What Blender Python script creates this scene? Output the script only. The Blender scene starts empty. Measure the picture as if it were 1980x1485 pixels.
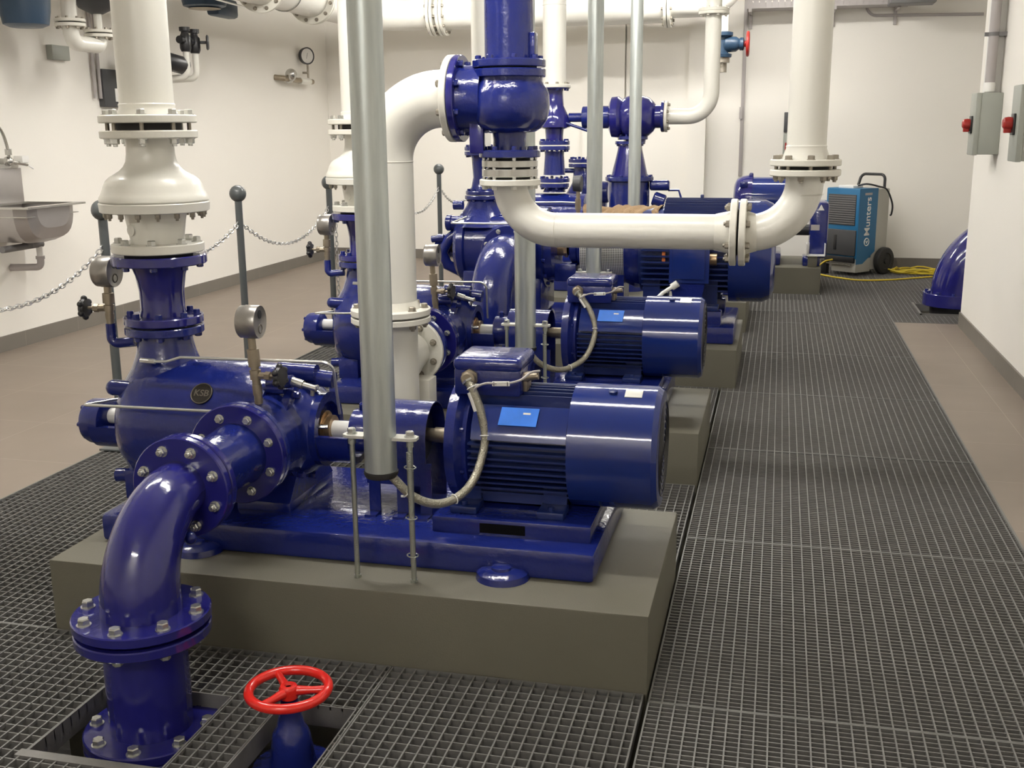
import bpy, bmesh, math, random
from mathutils import Vector, Matrix, Quaternion
random.seed(7)
C = bpy.context.scene.collection
PI = math.pi
sc = bpy.context.scene

# ------------------------------------------------------------------ camera
CAM = Vector((0, 0, 1.45)); F = 2107.0
yaw, pitch, roll = [math.radians(a) for a in (13.686, 13.145, -0.454)]
fw = Vector((-math.sin(yaw)*math.cos(pitch), math.cos(yaw)*math.cos(pitch), -math.sin(pitch)))
r0 = Vector((math.cos(yaw), math.sin(yaw), 0)); u0 = r0.cross(fw)
rt = math.cos(roll)*r0 + math.sin(roll)*u0
up = -math.sin(roll)*r0 + math.cos(roll)*u0
cd = bpy.data.cameras.new('camera'); cd.sensor_width = 36; cd.lens = F/1980*36; cd.clip_start = .05
cam = bpy.data.objects.new('camera', cd); C.objects.link(cam)
cam.matrix_world = Matrix(((rt.x, up.x, -fw.x, CAM.x), (rt.y, up.y, -fw.y, CAM.y), (rt.z, up.z, -fw.z, CAM.z), (0, 0, 0, 1)))
sc.camera = cam

def _ray(px, py): return rt*((px-990)/F) + up*((742.5-py)/F) + fw
def at(px, py, Y):                       # measured point on the upright plane at distance Y down the room
    d = _ray(px, py); return CAM + d*(Y/d.y)
def atx(px, py, X):                      # measured point on the upright plane X = const (side walls)
    d = _ray(px, py); return CAM + d*(X/d.x)

# ------------------------------------------------------------------ materials
def mat(name, col, rough=.5, metal=0., bump=0., bscale=60., var=0., vscale=8., coat=0., spec=.5):
    m = bpy.data.materials.new(name); m.use_nodes = True
    n = m.node_tree.nodes; l = m.node_tree.links; b = n['Principled BSDF']
    b.inputs['Base Color'].default_value = (*col, 1); b.inputs['Roughness'].default_value = rough
    b.inputs['Metallic'].default_value = metal; b.inputs['Coat Weight'].default_value = coat
    b.inputs['Specular IOR Level'].default_value = spec
    tc = n.new('ShaderNodeTexCoord')
    if var:
        nz = n.new('ShaderNodeTexNoise'); nz.inputs['Scale'].default_value = vscale; nz.inputs['Detail'].default_value = 5
        l.new(tc.outputs['Object'], nz.inputs['Vector'])
        mx = n.new('ShaderNodeMix'); mx.data_type = 'RGBA'
        mx.inputs['A'].default_value = (*[c*(1-var) for c in col], 1); mx.inputs['B'].default_value = (*[min(1, c*(1+var)) for c in col], 1)
        l.new(nz.outputs['Fac'], mx.inputs['Factor']); l.new(mx.outputs['Result'], b.inputs['Base Color'])
    if bump:
        nb = n.new('ShaderNodeTexNoise'); nb.inputs['Scale'].default_value = bscale; nb.inputs['Detail'].default_value = 3
        l.new(tc.outputs['Object'], nb.inputs['Vector'])
        bp = n.new('ShaderNodeBump'); bp.inputs['Strength'].default_value = bump; bp.inputs['Distance'].default_value = .01
        l.new(nb.outputs['Fac'], bp.inputs['Height']); l.new(bp.outputs['Normal'], b.inputs['Normal'])
    return m

M = {}
M['blue'] = mat('blue_paint', (.014, .014, .150), .14, 0, .10, 28, .10, 6, .5)
M['castblue'] = mat('cast_blue_paint', (.009, .017, .145), .16, 0, .22, 45, .12, 8, .35)
M['sheetblue'] = mat('sheet_blue_paint', (.010, .025, .160), .11, 0, .012, 60, .08, 5, .2)
M['finblue'] = mat('fin_blue_paint', (.009, .021, .120), .3, 0, .05, 90)
M['white'] = mat('cream_paint', (.72, .705, .64), .32, 0, .03, 60, .03, 5, .15)
M['whiteflange'] = mat('cream_flange_paint', (.69, .67, .595), .38, 0, .08, 80, .05, 14, .1)
M['zinc'] = mat('zinc_bolt', (.58, .585, .56), .27, .85, .05, 200)
M['rod'] = mat('threaded_rod', (.40, .42, .38), .3, .85, .3, 300)
M['dullbolt'] = mat('dull_bolt', (.32, .29, .24), .45, .7, .08, 200)
M['steel'] = mat('bright_steel', (.52, .51, .48), .25, .92)
M['steeltube'] = mat('tube_steel', (.70, .70, .68), .3, .8)
M['conduit'] = mat('braided_conduit', (.40, .38, .31), .33, .9, .5, 260, .2, 90)
M['dial'] = mat('gauge_case', (.33, .315, .295), .34, .75, .04, 120, .12, 25)
M['brass'] = mat('tarnished_brass', (.33, .28, .21), .42, .75, .06, 150, .2, 30)
M['bronze'] = mat('bronze', (.44, .31, .18), .32, .85, .1, 120, .3, 40)
M['black'] = mat('black_plastic', (.018, .018, .02), .35)
M['rubber'] = mat('rubber', (.022, .021, .02), .65)
M['slot_shade'] = mat('painted_slot_shade', (.004, .004, .005), .9, spec=.1)
M['darkgrey'] = mat('dark_grey_plastic', (.055, .056, .06), .5)
M['red'] = mat('red_enamel', (.72, .022, .014), .22, 0, .06, 50, .05, 10, .4)
M['redplastic'] = mat('red_plastic', (.35, .02, .015), .4)
M['postgrey'] = mat('post_grey', (.080, .088, .090), .3, 0, .02, 80)
M['chain'] = mat('chain_steel', (.55, .55, .55), .3, .9)
M['boxgrey'] = mat('switch_grey', (.33, .345, .305), .5)
M['pvc'] = mat('pvc_grey', (.40, .37, .36), .5)
M['pvcdark'] = mat('pvc_dark_grey', (.17, .165, .165), .5)
M['plastic'] = mat('white_plastic', (.80, .79, .76), .4)
M['label'] = mat('blue_sticker', (.04, .20, .78), .35, 0, 0, 60, .15, 40)
M['plate'] = mat('aluminium_plate', (.60, .60, .55), .4, .35, 0, 60, .12, 60)
M['badge'] = mat('badge_brown', (.02, .017, .013), .5, .3)
M['badgegold'] = mat('badge_relief', (.12, .105, .085), .5, .3)
M['teal'] = mat('teal_valve_paint', (.018, .045, .085), .4, 0, .1, 60)
M['tealblue'] = mat('dehumidifier_blue', (.012, .135, .29), .42)
M['greycase'] = mat('dehumidifier_grey', (.44, .43, .38), .5)
M['yellow'] = mat('yellow_cable', (.62, .47, .03), .45)
M['cloth'] = mat('brown_cloth', (.30, .20, .11), .9, 0, .5, 60, .25, 12)
M['stainless'] = mat('stainless', (.42, .40, .39), .38, .75, .03, 90, .1, 6)
M['orange'] = mat('orange_sticker', (.60, .16, .03), .5)
M['perf'] = None
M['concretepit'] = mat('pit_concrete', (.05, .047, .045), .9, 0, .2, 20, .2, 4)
M['ceil'] = mat('ceiling_paint', (.72, .69, .63), .9)
M['trough'] = mat('luminaire_body', (.7, .7, .68), .4)

def galv():
    m = mat('galvanised_steel', (.50, .54, .53), .36, .72)
    n = m.node_tree.nodes; l = m.node_tree.links; b = n['Principled BSDF']
    tc = n.new('ShaderNodeTexCoord'); mp = n.new('ShaderNodeMapping'); mp.inputs['Scale'].default_value = (30, 30, 2.5)
    nz = n.new('ShaderNodeTexNoise'); nz.inputs['Scale'].default_value = 1.6; nz.inputs['Detail'].default_value = 6
    l.new(tc.outputs['Object'], mp.inputs['Vector']); l.new(mp.outputs['Vector'], nz.inputs['Vector'])
    r = n.new('ShaderNodeValToRGB'); r.color_ramp.elements[0].color = (.45, .49, .485, 1); r.color_ramp.elements[1].color = (.58, .62, .60, 1)
    r.color_ramp.elements[0].position = .3; r.color_ramp.elements[1].position = .7
    l.new(nz.outputs['Fac'], r.inputs['Fac']); l.new(r.outputs['Color'], b.inputs['Base Color'])
    return m
M['galv'] = galv()
M['grate'] = mat('grating_steel', (.165, .163, .155), .55, .12, .1, 200, .22, 25)
M['gratebar'] = mat('grating_bar_steel', (.19, .184, .174), .55, .3, .1, 200, .2, 25)

def concrete():
    m = mat('plinth_coating', (.125, .118, .088), .55, 0, .12, 240, .12, 3)
    return m
M['plinth'] = concrete()

def plaster():
    m = mat('wall_plaster', (.85, .822, .762), .85, 0, .06, 120, .02, 1.2)
    return m
M['wall'] = plaster()

def tiles(name, sx, sy, c1, c2, grout, rough, off=0):
    m = bpy.data.materials.new(name); m.use_nodes = True
    n = m.node_tree.nodes; l = m.node_tree.links; b = n['Principled BSDF']
    tc = n.new('ShaderNodeTexCoord'); mp = n.new('ShaderNodeMapping'); mp.inputs['Location'].default_value = (.02+off, .1, 0)
    br = n.new('ShaderNodeTexBrick'); br.offset = 0
    br.inputs['Scale'].default_value = 1; br.inputs['Brick Width'].default_value = sx; br.inputs['Row Height'].default_value = sy
    br.inputs['Mortar Size'].default_value = .0022; br.inputs['Color1'].default_value = (*c1, 1); br.inputs['Color2'].default_value = (*c2, 1)
    br.inputs['Mortar'].default_value = (*grout, 1); br.inputs['Mortar Smooth'].default_value = .1
    l.new(tc.outputs['Object'], mp.inputs['Vector']); l.new(mp.outputs['Vector'], br.inputs['Vector'])
    nz = n.new('ShaderNodeTexNoise'); nz.inputs['Scale'].default_value = 3; nz.inputs['Detail'].default_value = 8
    l.new(tc.outputs['Object'], nz.inputs['Vector'])
    mr = n.new('ShaderNodeMapRange'); mr.inputs['To Min'].default_value = .86; mr.inputs['To Max'].default_value = 1.12
    l.new(nz.outputs['Fac'], mr.inputs['Value'])
    vm = n.new('ShaderNodeVectorMath'); vm.operation = 'SCALE'
    l.new(br.outputs['Color'], vm.inputs[0]); l.new(mr.outputs['Result'], vm.inputs['Scale'])
    l.new(vm.outputs['Vector'], b.inputs['Base Color']); b.inputs['Roughness'].default_value = rough
    return m
M['tile'] = tiles('floor_tiles', .60, .60, (.215, .174, .141), (.224, .182, .148), (.29, .24, .195), .5)
M['skirt'] = tiles('skirting_tiles', .60, .60, (.19, .172, .148), (.185, .167, .143), (.26, .235, .20), .5)

def perforated(name):
    m = bpy.data.materials.new(name); m.use_nodes = True
    n = m.node_tree.nodes; l = m.node_tree.links; b = n['Principled BSDF']
    tc = n.new('ShaderNodeTexCoord'); vo = n.new('ShaderNodeTexVoronoi'); vo.inputs['Scale'].default_value = 95; vo.inputs['Randomness'].default_value = 0
    l.new(tc.outputs['UV'], vo.inputs['Vector'])
    r = n.new('ShaderNodeValToRGB'); r.color_ramp.interpolation = 'CONSTANT'
    r.color_ramp.elements[0].color = (.03, .03, .035, 1); r.color_ramp.elements[1].color = (.70, .70, .66, 1); r.color_ramp.elements[1].position = .33
    l.new(vo.outputs['Distance'], r.inputs['Fac']); l.new(r.outputs['Color'], b.inputs['Base Color'])
    b.inputs['Metallic'].default_value = .5; b.inputs['Roughness'].default_value = .4
    return m
M['perf'] = perforated('perforated_sheet')

def emission(name, col, s):
    m = bpy.data.materials.new(name); m.use_nodes = True
    n = m.node_tree.nodes; n.clear()
    e = n.new('ShaderNodeEmission'); e.inputs['Color'].default_value = (*col, 1); e.inputs['Strength'].default_value = s
    o = n.new('ShaderNodeOutputMaterial'); m.node_tree.links.new(e.outputs[0], o.inputs[0])
    return m

# ------------------------------------------------------------------ mesh building
def V(*a): return Vector(a)
X_, Y_, Z_ = V(1, 0, 0), V(0, 1, 0), V(0, 0, 1)

class MB:
    def __init__(s): s.v = []; s.f = []; s.mi = []; s.cur = 0
    def add(s, vs, fs):
        o = len(s.v); s.v += [Vector(p) for p in vs]; s.f += [tuple(i+o for i in f) for f in fs]; s.mi += [s.cur]*len(fs); return s
    def box(s, x0, x1, y0, y1, z0, z1, bev=0):
        return s.obox(V((x0+x1)/2, (y0+y1)/2, (z0+z1)/2), V(x1-x0, y1-y0, z1-z0), None, bev)
    def obox(s, c, size, rot=None, bev=0, seg=2):
        hx, hy, hz = size.x/2, size.y/2, size.z/2
        if bev:
            bm = bmesh.new(); bmesh.ops.create_cube(bm, size=1)
            for v in bm.verts: v.co = V(v.co.x*size.x, v.co.y*size.y, v.co.z*size.z)
            bmesh.ops.bevel(bm, geom=list(bm.edges), offset=bev, segments=seg, affect='EDGES', profile=.5)
            bm.verts.index_update()
            vs = [v.co.copy() for v in bm.verts]; fs = [[v.index for v in f.verts] for f in bm.faces]; bm.free()
        else:
            vs = [V(x, y, z) for x in (-hx, hx) for y in (-hy, hy) for z in (-hz, hz)]
            fs = [(0, 1, 3, 2), (4, 6, 7, 5), (0, 4, 5, 1), (2, 3, 7, 6), (0, 2, 6, 4), (1, 5, 7, 3)]
        if rot is not None: vs = [rot @ v for v in vs]
        return s.add([v+c for v in vs], fs)
    def lathe(s, prof, o, ax, seg=32, a0=0., a1=None, cap=True, ref=None):
        # prof: (h along axis, r)
        ax = Vector(ax).normalized(); o = Vector(o)
        if ref is None: ref = Z_ if abs(ax.z) < .9 else X_
        e1 = (Vector(ref) - ax*ax.dot(Vector(ref))).normalized(); e2 = ax.cross(e1)
        full = a1 is None
        n = seg if full else seg+1
        vs = []
        for h, r in prof:
            for i in range(n):
                a = a0 + (2*PI*i/seg if full else (a1-a0)*i/seg)
                vs.append(o + ax*h + (e1*math.cos(a)+e2*math.sin(a))*r)
        fs = []
        m = n if full else n-1
        for j in range(len(prof)-1):
            for i in range(m):
                k = (i+1) % n
                fs.append((j*n+i, j*n+k, (j+1)*n+k, (j+1)*n+i))
        if cap and full:
            if prof[0][1] > 1e-5: fs.append(tuple(reversed(range(n))))
            if prof[-1][1] > 1e-5: fs.append(tuple(range((len(prof)-1)*n, len(prof)*n)))
        return s.add(vs, fs)
    def cyl(s, p, q, r, seg=24, bev=0):
        p = Vector(p); q = Vector(q); L = (q-p).length
        if bev: return s.lathe([(0, r-bev), (bev, r), (L-bev, r), (L, r-bev)], p, q-p, seg)
        return s.lathe([(0, r), (L, r)], p, q-p, seg)
    def tube(s, path, r, seg=12, closed=False):
        path = [Vector(p) for p in path]; n = len(path)
        rs = r if isinstance(r, (list, tuple)) else [r]*n
        T = []
        for i in range(n):
            a = path[(i-1) % n] if (closed or i > 0) else path[0]
            b = path[(i+1) % n] if (closed or i < n-1) else path[-1]
            T.append((b-a).normalized())
        ref = Z_ if abs(T[0].z) < .9 else X_
        e = (ref - T[0]*T[0].dot(ref)).normalized(); vs = []
        for i in range(n):
            if i > 0:
                q = T[i-1].rotation_difference(T[i]); e = q @ e; e = (e - T[i]*T[i].dot(e)).normalized()
            e2 = T[i].cross(e)
            for k in range(seg):
                a = 2*PI*k/seg; vs.append(path[i] + (e*math.cos(a)+e2*math.sin(a))*rs[i])
        fs = []
        for i in range(n if closed else n-1):
            j = (i+1) % n
            for k in range(seg):
                m = (k+1) % seg; fs.append((i*seg+k, i*seg+m, j*seg+m, j*seg+k))
        if not closed:
            fs.append(tuple(reversed(range(seg)))); fs.append(tuple(range((n-1)*seg, n*seg)))
        return s.add(vs, fs)
    def prism(s, poly, vec):
        poly = [Vector(p) for p in poly]; n = len(poly); vec = Vector(vec)
        fs = [tuple(reversed(range(n))), tuple(range(n, 2*n))] + [(i, (i+1) % n, n+(i+1) % n, n+i) for i in range(n)]
        return s.add(poly + [p+vec for p in poly], fs)
    def sphere(s, c, r, seg=24, sz=1.):
        prof = [(-r*sz*math.cos(PI*i/12), max(1e-6, r*math.sin(PI*i/12))) for i in range(13)]
        return s.lathe(prof, c, Z_, seg, cap=False)
    def ring(s, c, ax, R, r, seg=32, sub=10):
        ax = Vector(ax).normalized(); ref = Z_ if abs(ax.z) < .9 else X_
        e1 = (ref-ax*ax.dot(ref)).normalized(); e2 = ax.cross(e1)
        return s.tube([Vector(c)+(e1*math.cos(2*PI*i/seg)+e2*math.sin(2*PI*i/seg))*R for i in range(seg)], r, sub, True)

def mesh_of(name, mb, m, origin=V(0, 0, 0), ang=38):
    me = bpy.data.meshes.new(name)
    me.from_pydata([tuple(v-origin) for v in mb.v], [], mb.f)
    for mm in (m if isinstance(m, (list, tuple)) else [m]): me.materials.append(mm)
    if any(mb.mi): me.polygons.foreach_set('material_index', mb.mi)
    bm = bmesh.new(); bm.from_mesh(me); bmesh.ops.recalc_face_normals(bm, faces=bm.faces); bm.to_mesh(me); bm.free()
    me.shade_smooth(); me.set_sharp_from_angle(angle=math.radians(ang)); me.update()
    return me

def obj(name, mb, m, parent=None, origin=None, ang=38):
    root = parent
    while root is not None and root.parent is not None: root = root.parent
    o0 = Vector(origin) if origin is not None else (root.location.copy() if root is not None else V(0, 0, 0))
    o = bpy.data.objects.new(name, mesh_of(name, mb, m, o0, ang)); C.objects.link(o)
    if parent is not None: o.parent = parent
    else: o.location = o0
    return o

def tag(o, label, cat, group=None, kind=None):
    o['label'] = label; o['category'] = cat
    if group: o['group'] = group
    if kind: o['kind'] = kind
    return o
def thing(name, label, cat, loc, group=None):
    o = bpy.data.objects.new(name, None); C.objects.link(o); o.location = Vector(loc); o.empty_display_size = .1
    return tag(o, label, cat, group)
def single(name, mb, m, label, cat, loc, group=None, ang=38):
    return tag(obj(name, mb, m, None, loc, ang), label, cat, group)
def struct(name, mb, m):
    o = obj(name, mb, m); o['kind'] = 'structure'; return o
def dup(root, d, label, group=None):
    def cp(o, par):
        c = o.copy(); C.objects.link(c)
        if par is not None: c.parent = par
        for ch in list(o.children): cp(ch, c)
        return c
    r = cp(root, None); r.location = root.location + Vector(d); r['label'] = label
    if group: r['group'] = group
    return r

_bolts = {}
def bolt_mesh(r, h, m, nut=False):
    k = (round(r, 4), round(h, 4), m.name, nut)
    if k not in _bolts:
        b = MB()
        b.lathe([(0, r*1.22), (h*.14, r*1.22)], (0, 0, 0), Z_, 16)          # washer
        b.lathe([(h*.14, r), (h*.86, r), (h, r*.82)], (0, 0, 0), Z_, 6)      # hexagon head
        if nut: b.lathe([(h, r*.55), (h*1.35, r*.55), (h*1.42, r*.45)], (0, 0, 0), Z_, 10)
        _bolts[k] = mesh_of('bolt', b, m)
    return _bolts[k]
def bolt(parent, p, ax, r, h, m, nut=False, name=None):
    root = parent
    while root.parent is not None: root = root.parent
    o = bpy.data.objects.new(name or ('nut' if nut else 'bolt'), bolt_mesh(r, h, m, nut)); C.objects.link(o); o.parent = parent
    o.rotation_mode = 'QUATERNION'; o.rotation_quaternion = Z_.rotation_difference(Vector(ax).normalized())
    o.location = Vector(p)-root.location
    return o
def circle_pts(c, ax, r, n, ph=0.):
    ax = Vector(ax).normalized(); ref = Z_ if abs(ax.z) < .9 else X_
    e1 = (ref-ax*ax.dot(ref)).normalized(); e2 = ax.cross(e1)
    return [Vector(c)+(e1*math.cos(2*PI*(i+ph)/n)+e2*math.sin(2*PI*(i+ph)/n))*r for i in range(n)]
def flange(parent, c, ax, R, t, m, rb=None, n=8, br=.012, bm_=None, nut=False, ph=.5, bore=0, name='flange', bolts=True, face=1):
    # disc from c going along +ax by t; bolt heads on the +ax side (face=1) or -ax side (face=-1)
    c = Vector(c); ax = Vector(ax).normalized(); b = MB(); e = min(.003, t*.2)
    b.lathe([(0, R-e), (e, R), (t-e, R), (t, R-e)], c, ax, 40)
    f = obj(name, b, m, parent)
    if bolts:
        for p in circle_pts(c + ax*(t if face > 0 else 0), ax, rb or R*.82, n, ph):
            bolt(f, p, ax*face, br, br*1.25, bm_ or M['zinc'], nut)
    return f
def studs(mb, c, ax, r, n, rad, L, ph=.5):
    for p in circle_pts(c, ax, r, n, ph): mb.cyl(p, p+Vector(ax).normalized()*L, rad, 8)

_studs = {}
def stud(parent, p, ax, rad, L, m, name='stud_bolt'):
    k = (round(rad, 4), round(L, 4), m.name)
    if k not in _studs:
        b = MB(); b.lathe([(0, rad), (L, rad)], (0, 0, 0), Z_, 10); _studs[k] = mesh_of('stud_bolt', b, m)
    root = parent
    while root.parent is not None: root = root.parent
    o = bpy.data.objects.new(name, _studs[k]); C.objects.link(o); o.parent = parent
    o.rotation_mode = 'QUATERNION'; o.rotation_quaternion = Z_.rotation_difference(Vector(ax).normalized()); o.location = Vector(p)-root.location
    return o
def fillet(pts, R, n=10):
    pts = [Vector(p) for p in pts]; out = [pts[0]]
    for i in range(1, len(pts)-1):
        p = pts[i]; a = (pts[i-1]-p); b = (pts[i+1]-p); r = R[i-1] if isinstance(R, (list, tuple)) else R
        an = a.normalized(); bn = b.normalized(); th = an.angle(bn)
        d = min(r/math.tan(th/2), a.length*.499 if len(pts) > 3 else a.length*.98, b.length*.499 if len(pts) > 3 else b.length*.98)
        rr = d*math.tan(th/2); bis = (an+bn).normalized(); cen = p + bis*(rr/math.sin(th/2))
        s0 = p+an*d; s1 = p+bn*d; q0 = s0-cen; q1 = s1-cen; A = q0.angle(q1); axis = q0.cross(q1).normalized()
        for k in range(n+1): out.append(cen + Quaternion(axis, A*k/n) @ q0)
    out.append(pts[-1]); return out
def spline(pts, n=8):
    P = [Vector(p) for p in pts]; P = [P[0]*2-P[1]]+P+[P[-1]*2-P[-2]]; out = []
    for i in range(1, len(P)-2):
        for k in range(n):
            t = k/n; a, b, c, d = P[i-1:i+3]
            out.append(.5*((2*b)+(c-a)*t+(2*a-5*b+4*c-d)*t*t+(3*b-a-3*c+d)*t**3))
    out.append(P[-2]); return out
def text_obj(name, s, size, m, parent, p, right, upv, ext=.0008, align='CENTER'):
    cu = bpy.data.curves.new(name, 'FONT'); cu.body = s; cu.size = size; cu.offset = size*.010; cu.extrude = ext; cu.align_x = align; cu.align_y = 'CENTER'
    tmp = bpy.data.objects.new(name, cu); C.objects.link(tmp)
    me = bpy.data.meshes.new_from_object(tmp.evaluated_get(bpy.context.evaluated_depsgraph_get()))
    bpy.data.objects.remove(tmp); me.materials.clear(); me.materials.append(m); me.name = name
    o = bpy.data.objects.new(name, me); C.objects.link(o); o.parent = parent
    root = parent
    while root.parent is not None: root = root.parent
    r = Vector(right).normalized(); u = Vector(upv).normalized(); w = r.cross(u); q = Vector(p)-root.location
    o.matrix_local = Matrix(((r.x, u.x, w.x, q.x), (r.y, u.y, w.y, q.y), (r.z, u.z, w.z, q.z), (0, 0, 0, 1)))
    return o

# ================================================================== THE ROOM
XL, XR, YB, YF, ZC = -5.1, 1.35, 12.1, -2.0, 3.35
YC = 8.56                                  # the right-hand wall stops here and the room steps out behind it
XG0, XG1 = -3.02, .89                      # grated trench
b = MB(); b.box(XL-.2, XL, YF-.2, YB+.2, -.8, ZC); struct('wall_left', b, M['wall'])
b = MB(); b.box(XL-.2, 2.5, YB, YB+.2, -.8, ZC); struct('wall_back', b, M['wall'])
b = MB(); b.box(XR, 2.5, YF-.2, YC, -.8, ZC); struct('wall_right', b, M['wall'])
b = MB(); b.box(2.3, 2.5, YC, YB+.2, -.8, ZC); struct('wall_recess', b, M['wall'])
b = MB(); b.box(XL-.2, 2.5, YF-.2, YF, -.8, ZC); struct('wall_front', b, M['wall'])
b = MB(); b.box(XL-.2, 2.5, YF-.2, YB+.2, ZC, ZC+.2); struct('ceiling', b, M['ceil'])
b = MB()
b.box(XL, XG0, YF, YB, -.8, 0); b.box(XG0, XG1, YF, .3, -.8, 0); b.box(XG1, XR, YF, 8.63, -.8, 0); b.box(XR, 2.3, YC, 8.63, -.8, 0)
struct('floor', b, M['tile'])
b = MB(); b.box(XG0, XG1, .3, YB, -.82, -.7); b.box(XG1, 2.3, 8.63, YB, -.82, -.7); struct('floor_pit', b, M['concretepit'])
HB = .105
b = MB(); b.box(XL, XL+.012, YF, YB, 0, HB); struct('baseboard_left', b, M['skirt'])
b = MB(); b.box(XL, 2.3, YB-.012, YB, 0, HB); struct('baseboard_back', b, M['skirt'])
b = MB(); b.box(XR-.012, XR, YF, YC, 0, HB); struct('baseboard_right', b, M['skirt'])
b = MB(); b.box(-.98, -.79, YB-.14, YB, 0, ZC); struct('trim_1', b, M['wall'])
b = MB(); b.box(-2.12, -1.665, YB-.06, YB, 0, ZC); b.box(-1.645, -.98, YB-.06, YB, 0, ZC); struct('trim_2', b, M['wall'])
b = MB(); b.box(XG1-.004, XG1+.004, .3, 8.63, -.03, .003); b.box(XG0-.004, XG0+.004, .3, YB, -.03, .003); b.box(XG1, XR, 8.626, 8.634, -.03, .003); struct('trim_3', b, M['grate'])

# ------------------------------------------------------------------ floor gratings (real bars over the trench)
def subtract(a0, a1, cuts):
    seg = [(a0, a1)]
    for c0, c1 in cuts:
        n = []
        for s0, s1 in seg:
            if c1 <= s0 or c0 >= s1: n.append((s0, s1)); continue
            if c0 > s0: n.append((s0, c0))
            if c1 < s1: n.append((c1, s1))
        seg = n
    return [s for s in seg if s[1]-s[0] > .002]
def grating(x0, x1, y0, y1, label, holes=(), pitch=.0336, fine=False):
    g = .003; x0 += g; x1 -= g; y0 += g; y1 -= g
    t = thing('floor_grating', label, 'floor grating', ((x0+x1)/2, (y0+y1)/2, -.03), 'floor gratings over the trench')
    rods = MB(); bars = MB(); fr = MB()
    n = int((x1-x0)/pitch)
    for i in range(1, n+1):
        x = x0+i*pitch
        if x > x1-.006: break
        for s0, s1 in subtract(y0, y1, [(h[2], h[3]) for h in holes if h[0]-.003 < x < h[1]+.003]):
            rods.box(x-.0021, x+.0021, s0, s1, -.010, -.0005)
    bp = pitch if not fine else pitch*.62
    n = int((y1-y0)/bp)
    for i in range(1, n+1):
        y = y0+i*bp
        if y > y1-.006: break
        for s0, s1 in subtract(x0, x1, [(h[0], h[1]) for h in holes if h[2]-.003 < y < h[3]+.003]):
            bars.box(s0, s1, y-.0016, y+.0016, -.030, -.0025)
    def frame(a0, a1, c0, c1):
        w = .0045
        fr.box(a0-w/2, a1+w/2, c0-w/2, c0+w/2, -.032, 0); fr.box(a0-w/2, a1+w/2, c1-w/2, c1+w/2, -.032, 0)
        fr.box(a0-w/2, a0+w/2, c0, c1, -.032, 0); fr.box(a1-w/2, a1+w/2, c0, c1, -.032, 0)
    frame(x0, x1, y0, y1)
    obj('cross_rods', rods, M['grate'], t); obj('bearing_bars', bars, M['gratebar'], t); obj('frame', fr, M['grate'], t)
    for h in holes:
        e = MB(); w = .004
        e.box(h[0]-w, h[0], h[2]-w, h[3]+w, -.06, 0); e.box(h[1], h[1]+w, h[2]-w, h[3]+w, -.06, 0)
        e.box(h[0], h[1], h[3], h[3]+w, -.06, 0); e.box(h[0]-.02, h[1]+.02, h[2]-.028, h[2], -.008, .001)
        obj('opening_edge', e, M['gratebar'], t)
    return t
H1 = (-1.70, -1.345, 2.02, 2.36); H2 = (-1.195, -1.0, 1.75, 2.37)
grating(XG0, -1.035+.0, .3, 1.44, 'grey steel grating left of the walkway, nearest the camera')
grating(XG0, -.985, 1.44, 2.615, 'front left grating with cut openings for the blue pipe and the red wheel valve', (H1, H2))
grating(-1.035, -.285, .3, 1.44, 'small grating beside the walkway, nearest the camera')
grating(-.985, -.285, 1.44, 2.615, 'front grating between the red handwheel opening and the walkway, before the first plinth')
ys = [.3, 1.41, 2.58, 3.78, 4.955, 6.10, 7.28, 8.46, 9.64]
wl = ['walkway grating panel nearest the camera, in the bottom right corner', 'walkway grating panel beside the red handwheel valve', 'walkway grating panel along the end of the first plinth',
      'walkway grating panel between the first and second plinths', 'walkway grating panel along the end of the second plinth', 'walkway grating panel along the third plinth, beside the far end of the tiled strip',
      'walkway grating panel along the fourth plinth', 'walkway grating panel left of the blue floor elbow']
for k in range(8): grating(-.272, XG1, ys[k], ys[k+1], wl[k], fine=True)
grating(.40, XG1, 9.64, 12.08, 'farthest walkway grating, under the blue and grey dehumidifier', fine=True)
HE = (1.14, 1.72, 9.02, 9.6)
grating(XG1, 2.29, 8.64, 10.4, 'grating around the blue floor elbow by the right wall corner', (HE,), fine=True)
grating(XG1, 2.29, 10.4, 12.08, 'grating in the far right recess under the yellow cable coil', fine=True)
grating(XG0, -2.075, 2.615, 4.4, 'left side grating beside the first plinth under the nearest chain post')
grating(XG0, -2.075, 4.4, 6.2, 'left side grating beside the second plinth')
grating(XG0, -2.075, 6.2, 9.0, 'left side grating beside the third plinth, behind the second chain post')
grating(XG0, -2.075, 9.0, 12.08, 'farthest left side grating near the back wall')
grating(-2.06, -.285, 3.445, 4.385, 'grating in the gap between the first and second plinths', ((-1.67, -1.39, 4.05, 4.35),))
grating(-2.06, -.285, 5.235, 6.185, 'grating in the gap between the second and third plinths', ((-1.74, -1.40, 5.78, 6.12),))
grating(-2.06, -.20, 7.265, 7.965, 'grating in the gap between the third and fourth plinths')
grating(-2.06, .40, 8.98, 9.98, 'grating before the farthest plinth')

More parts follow.
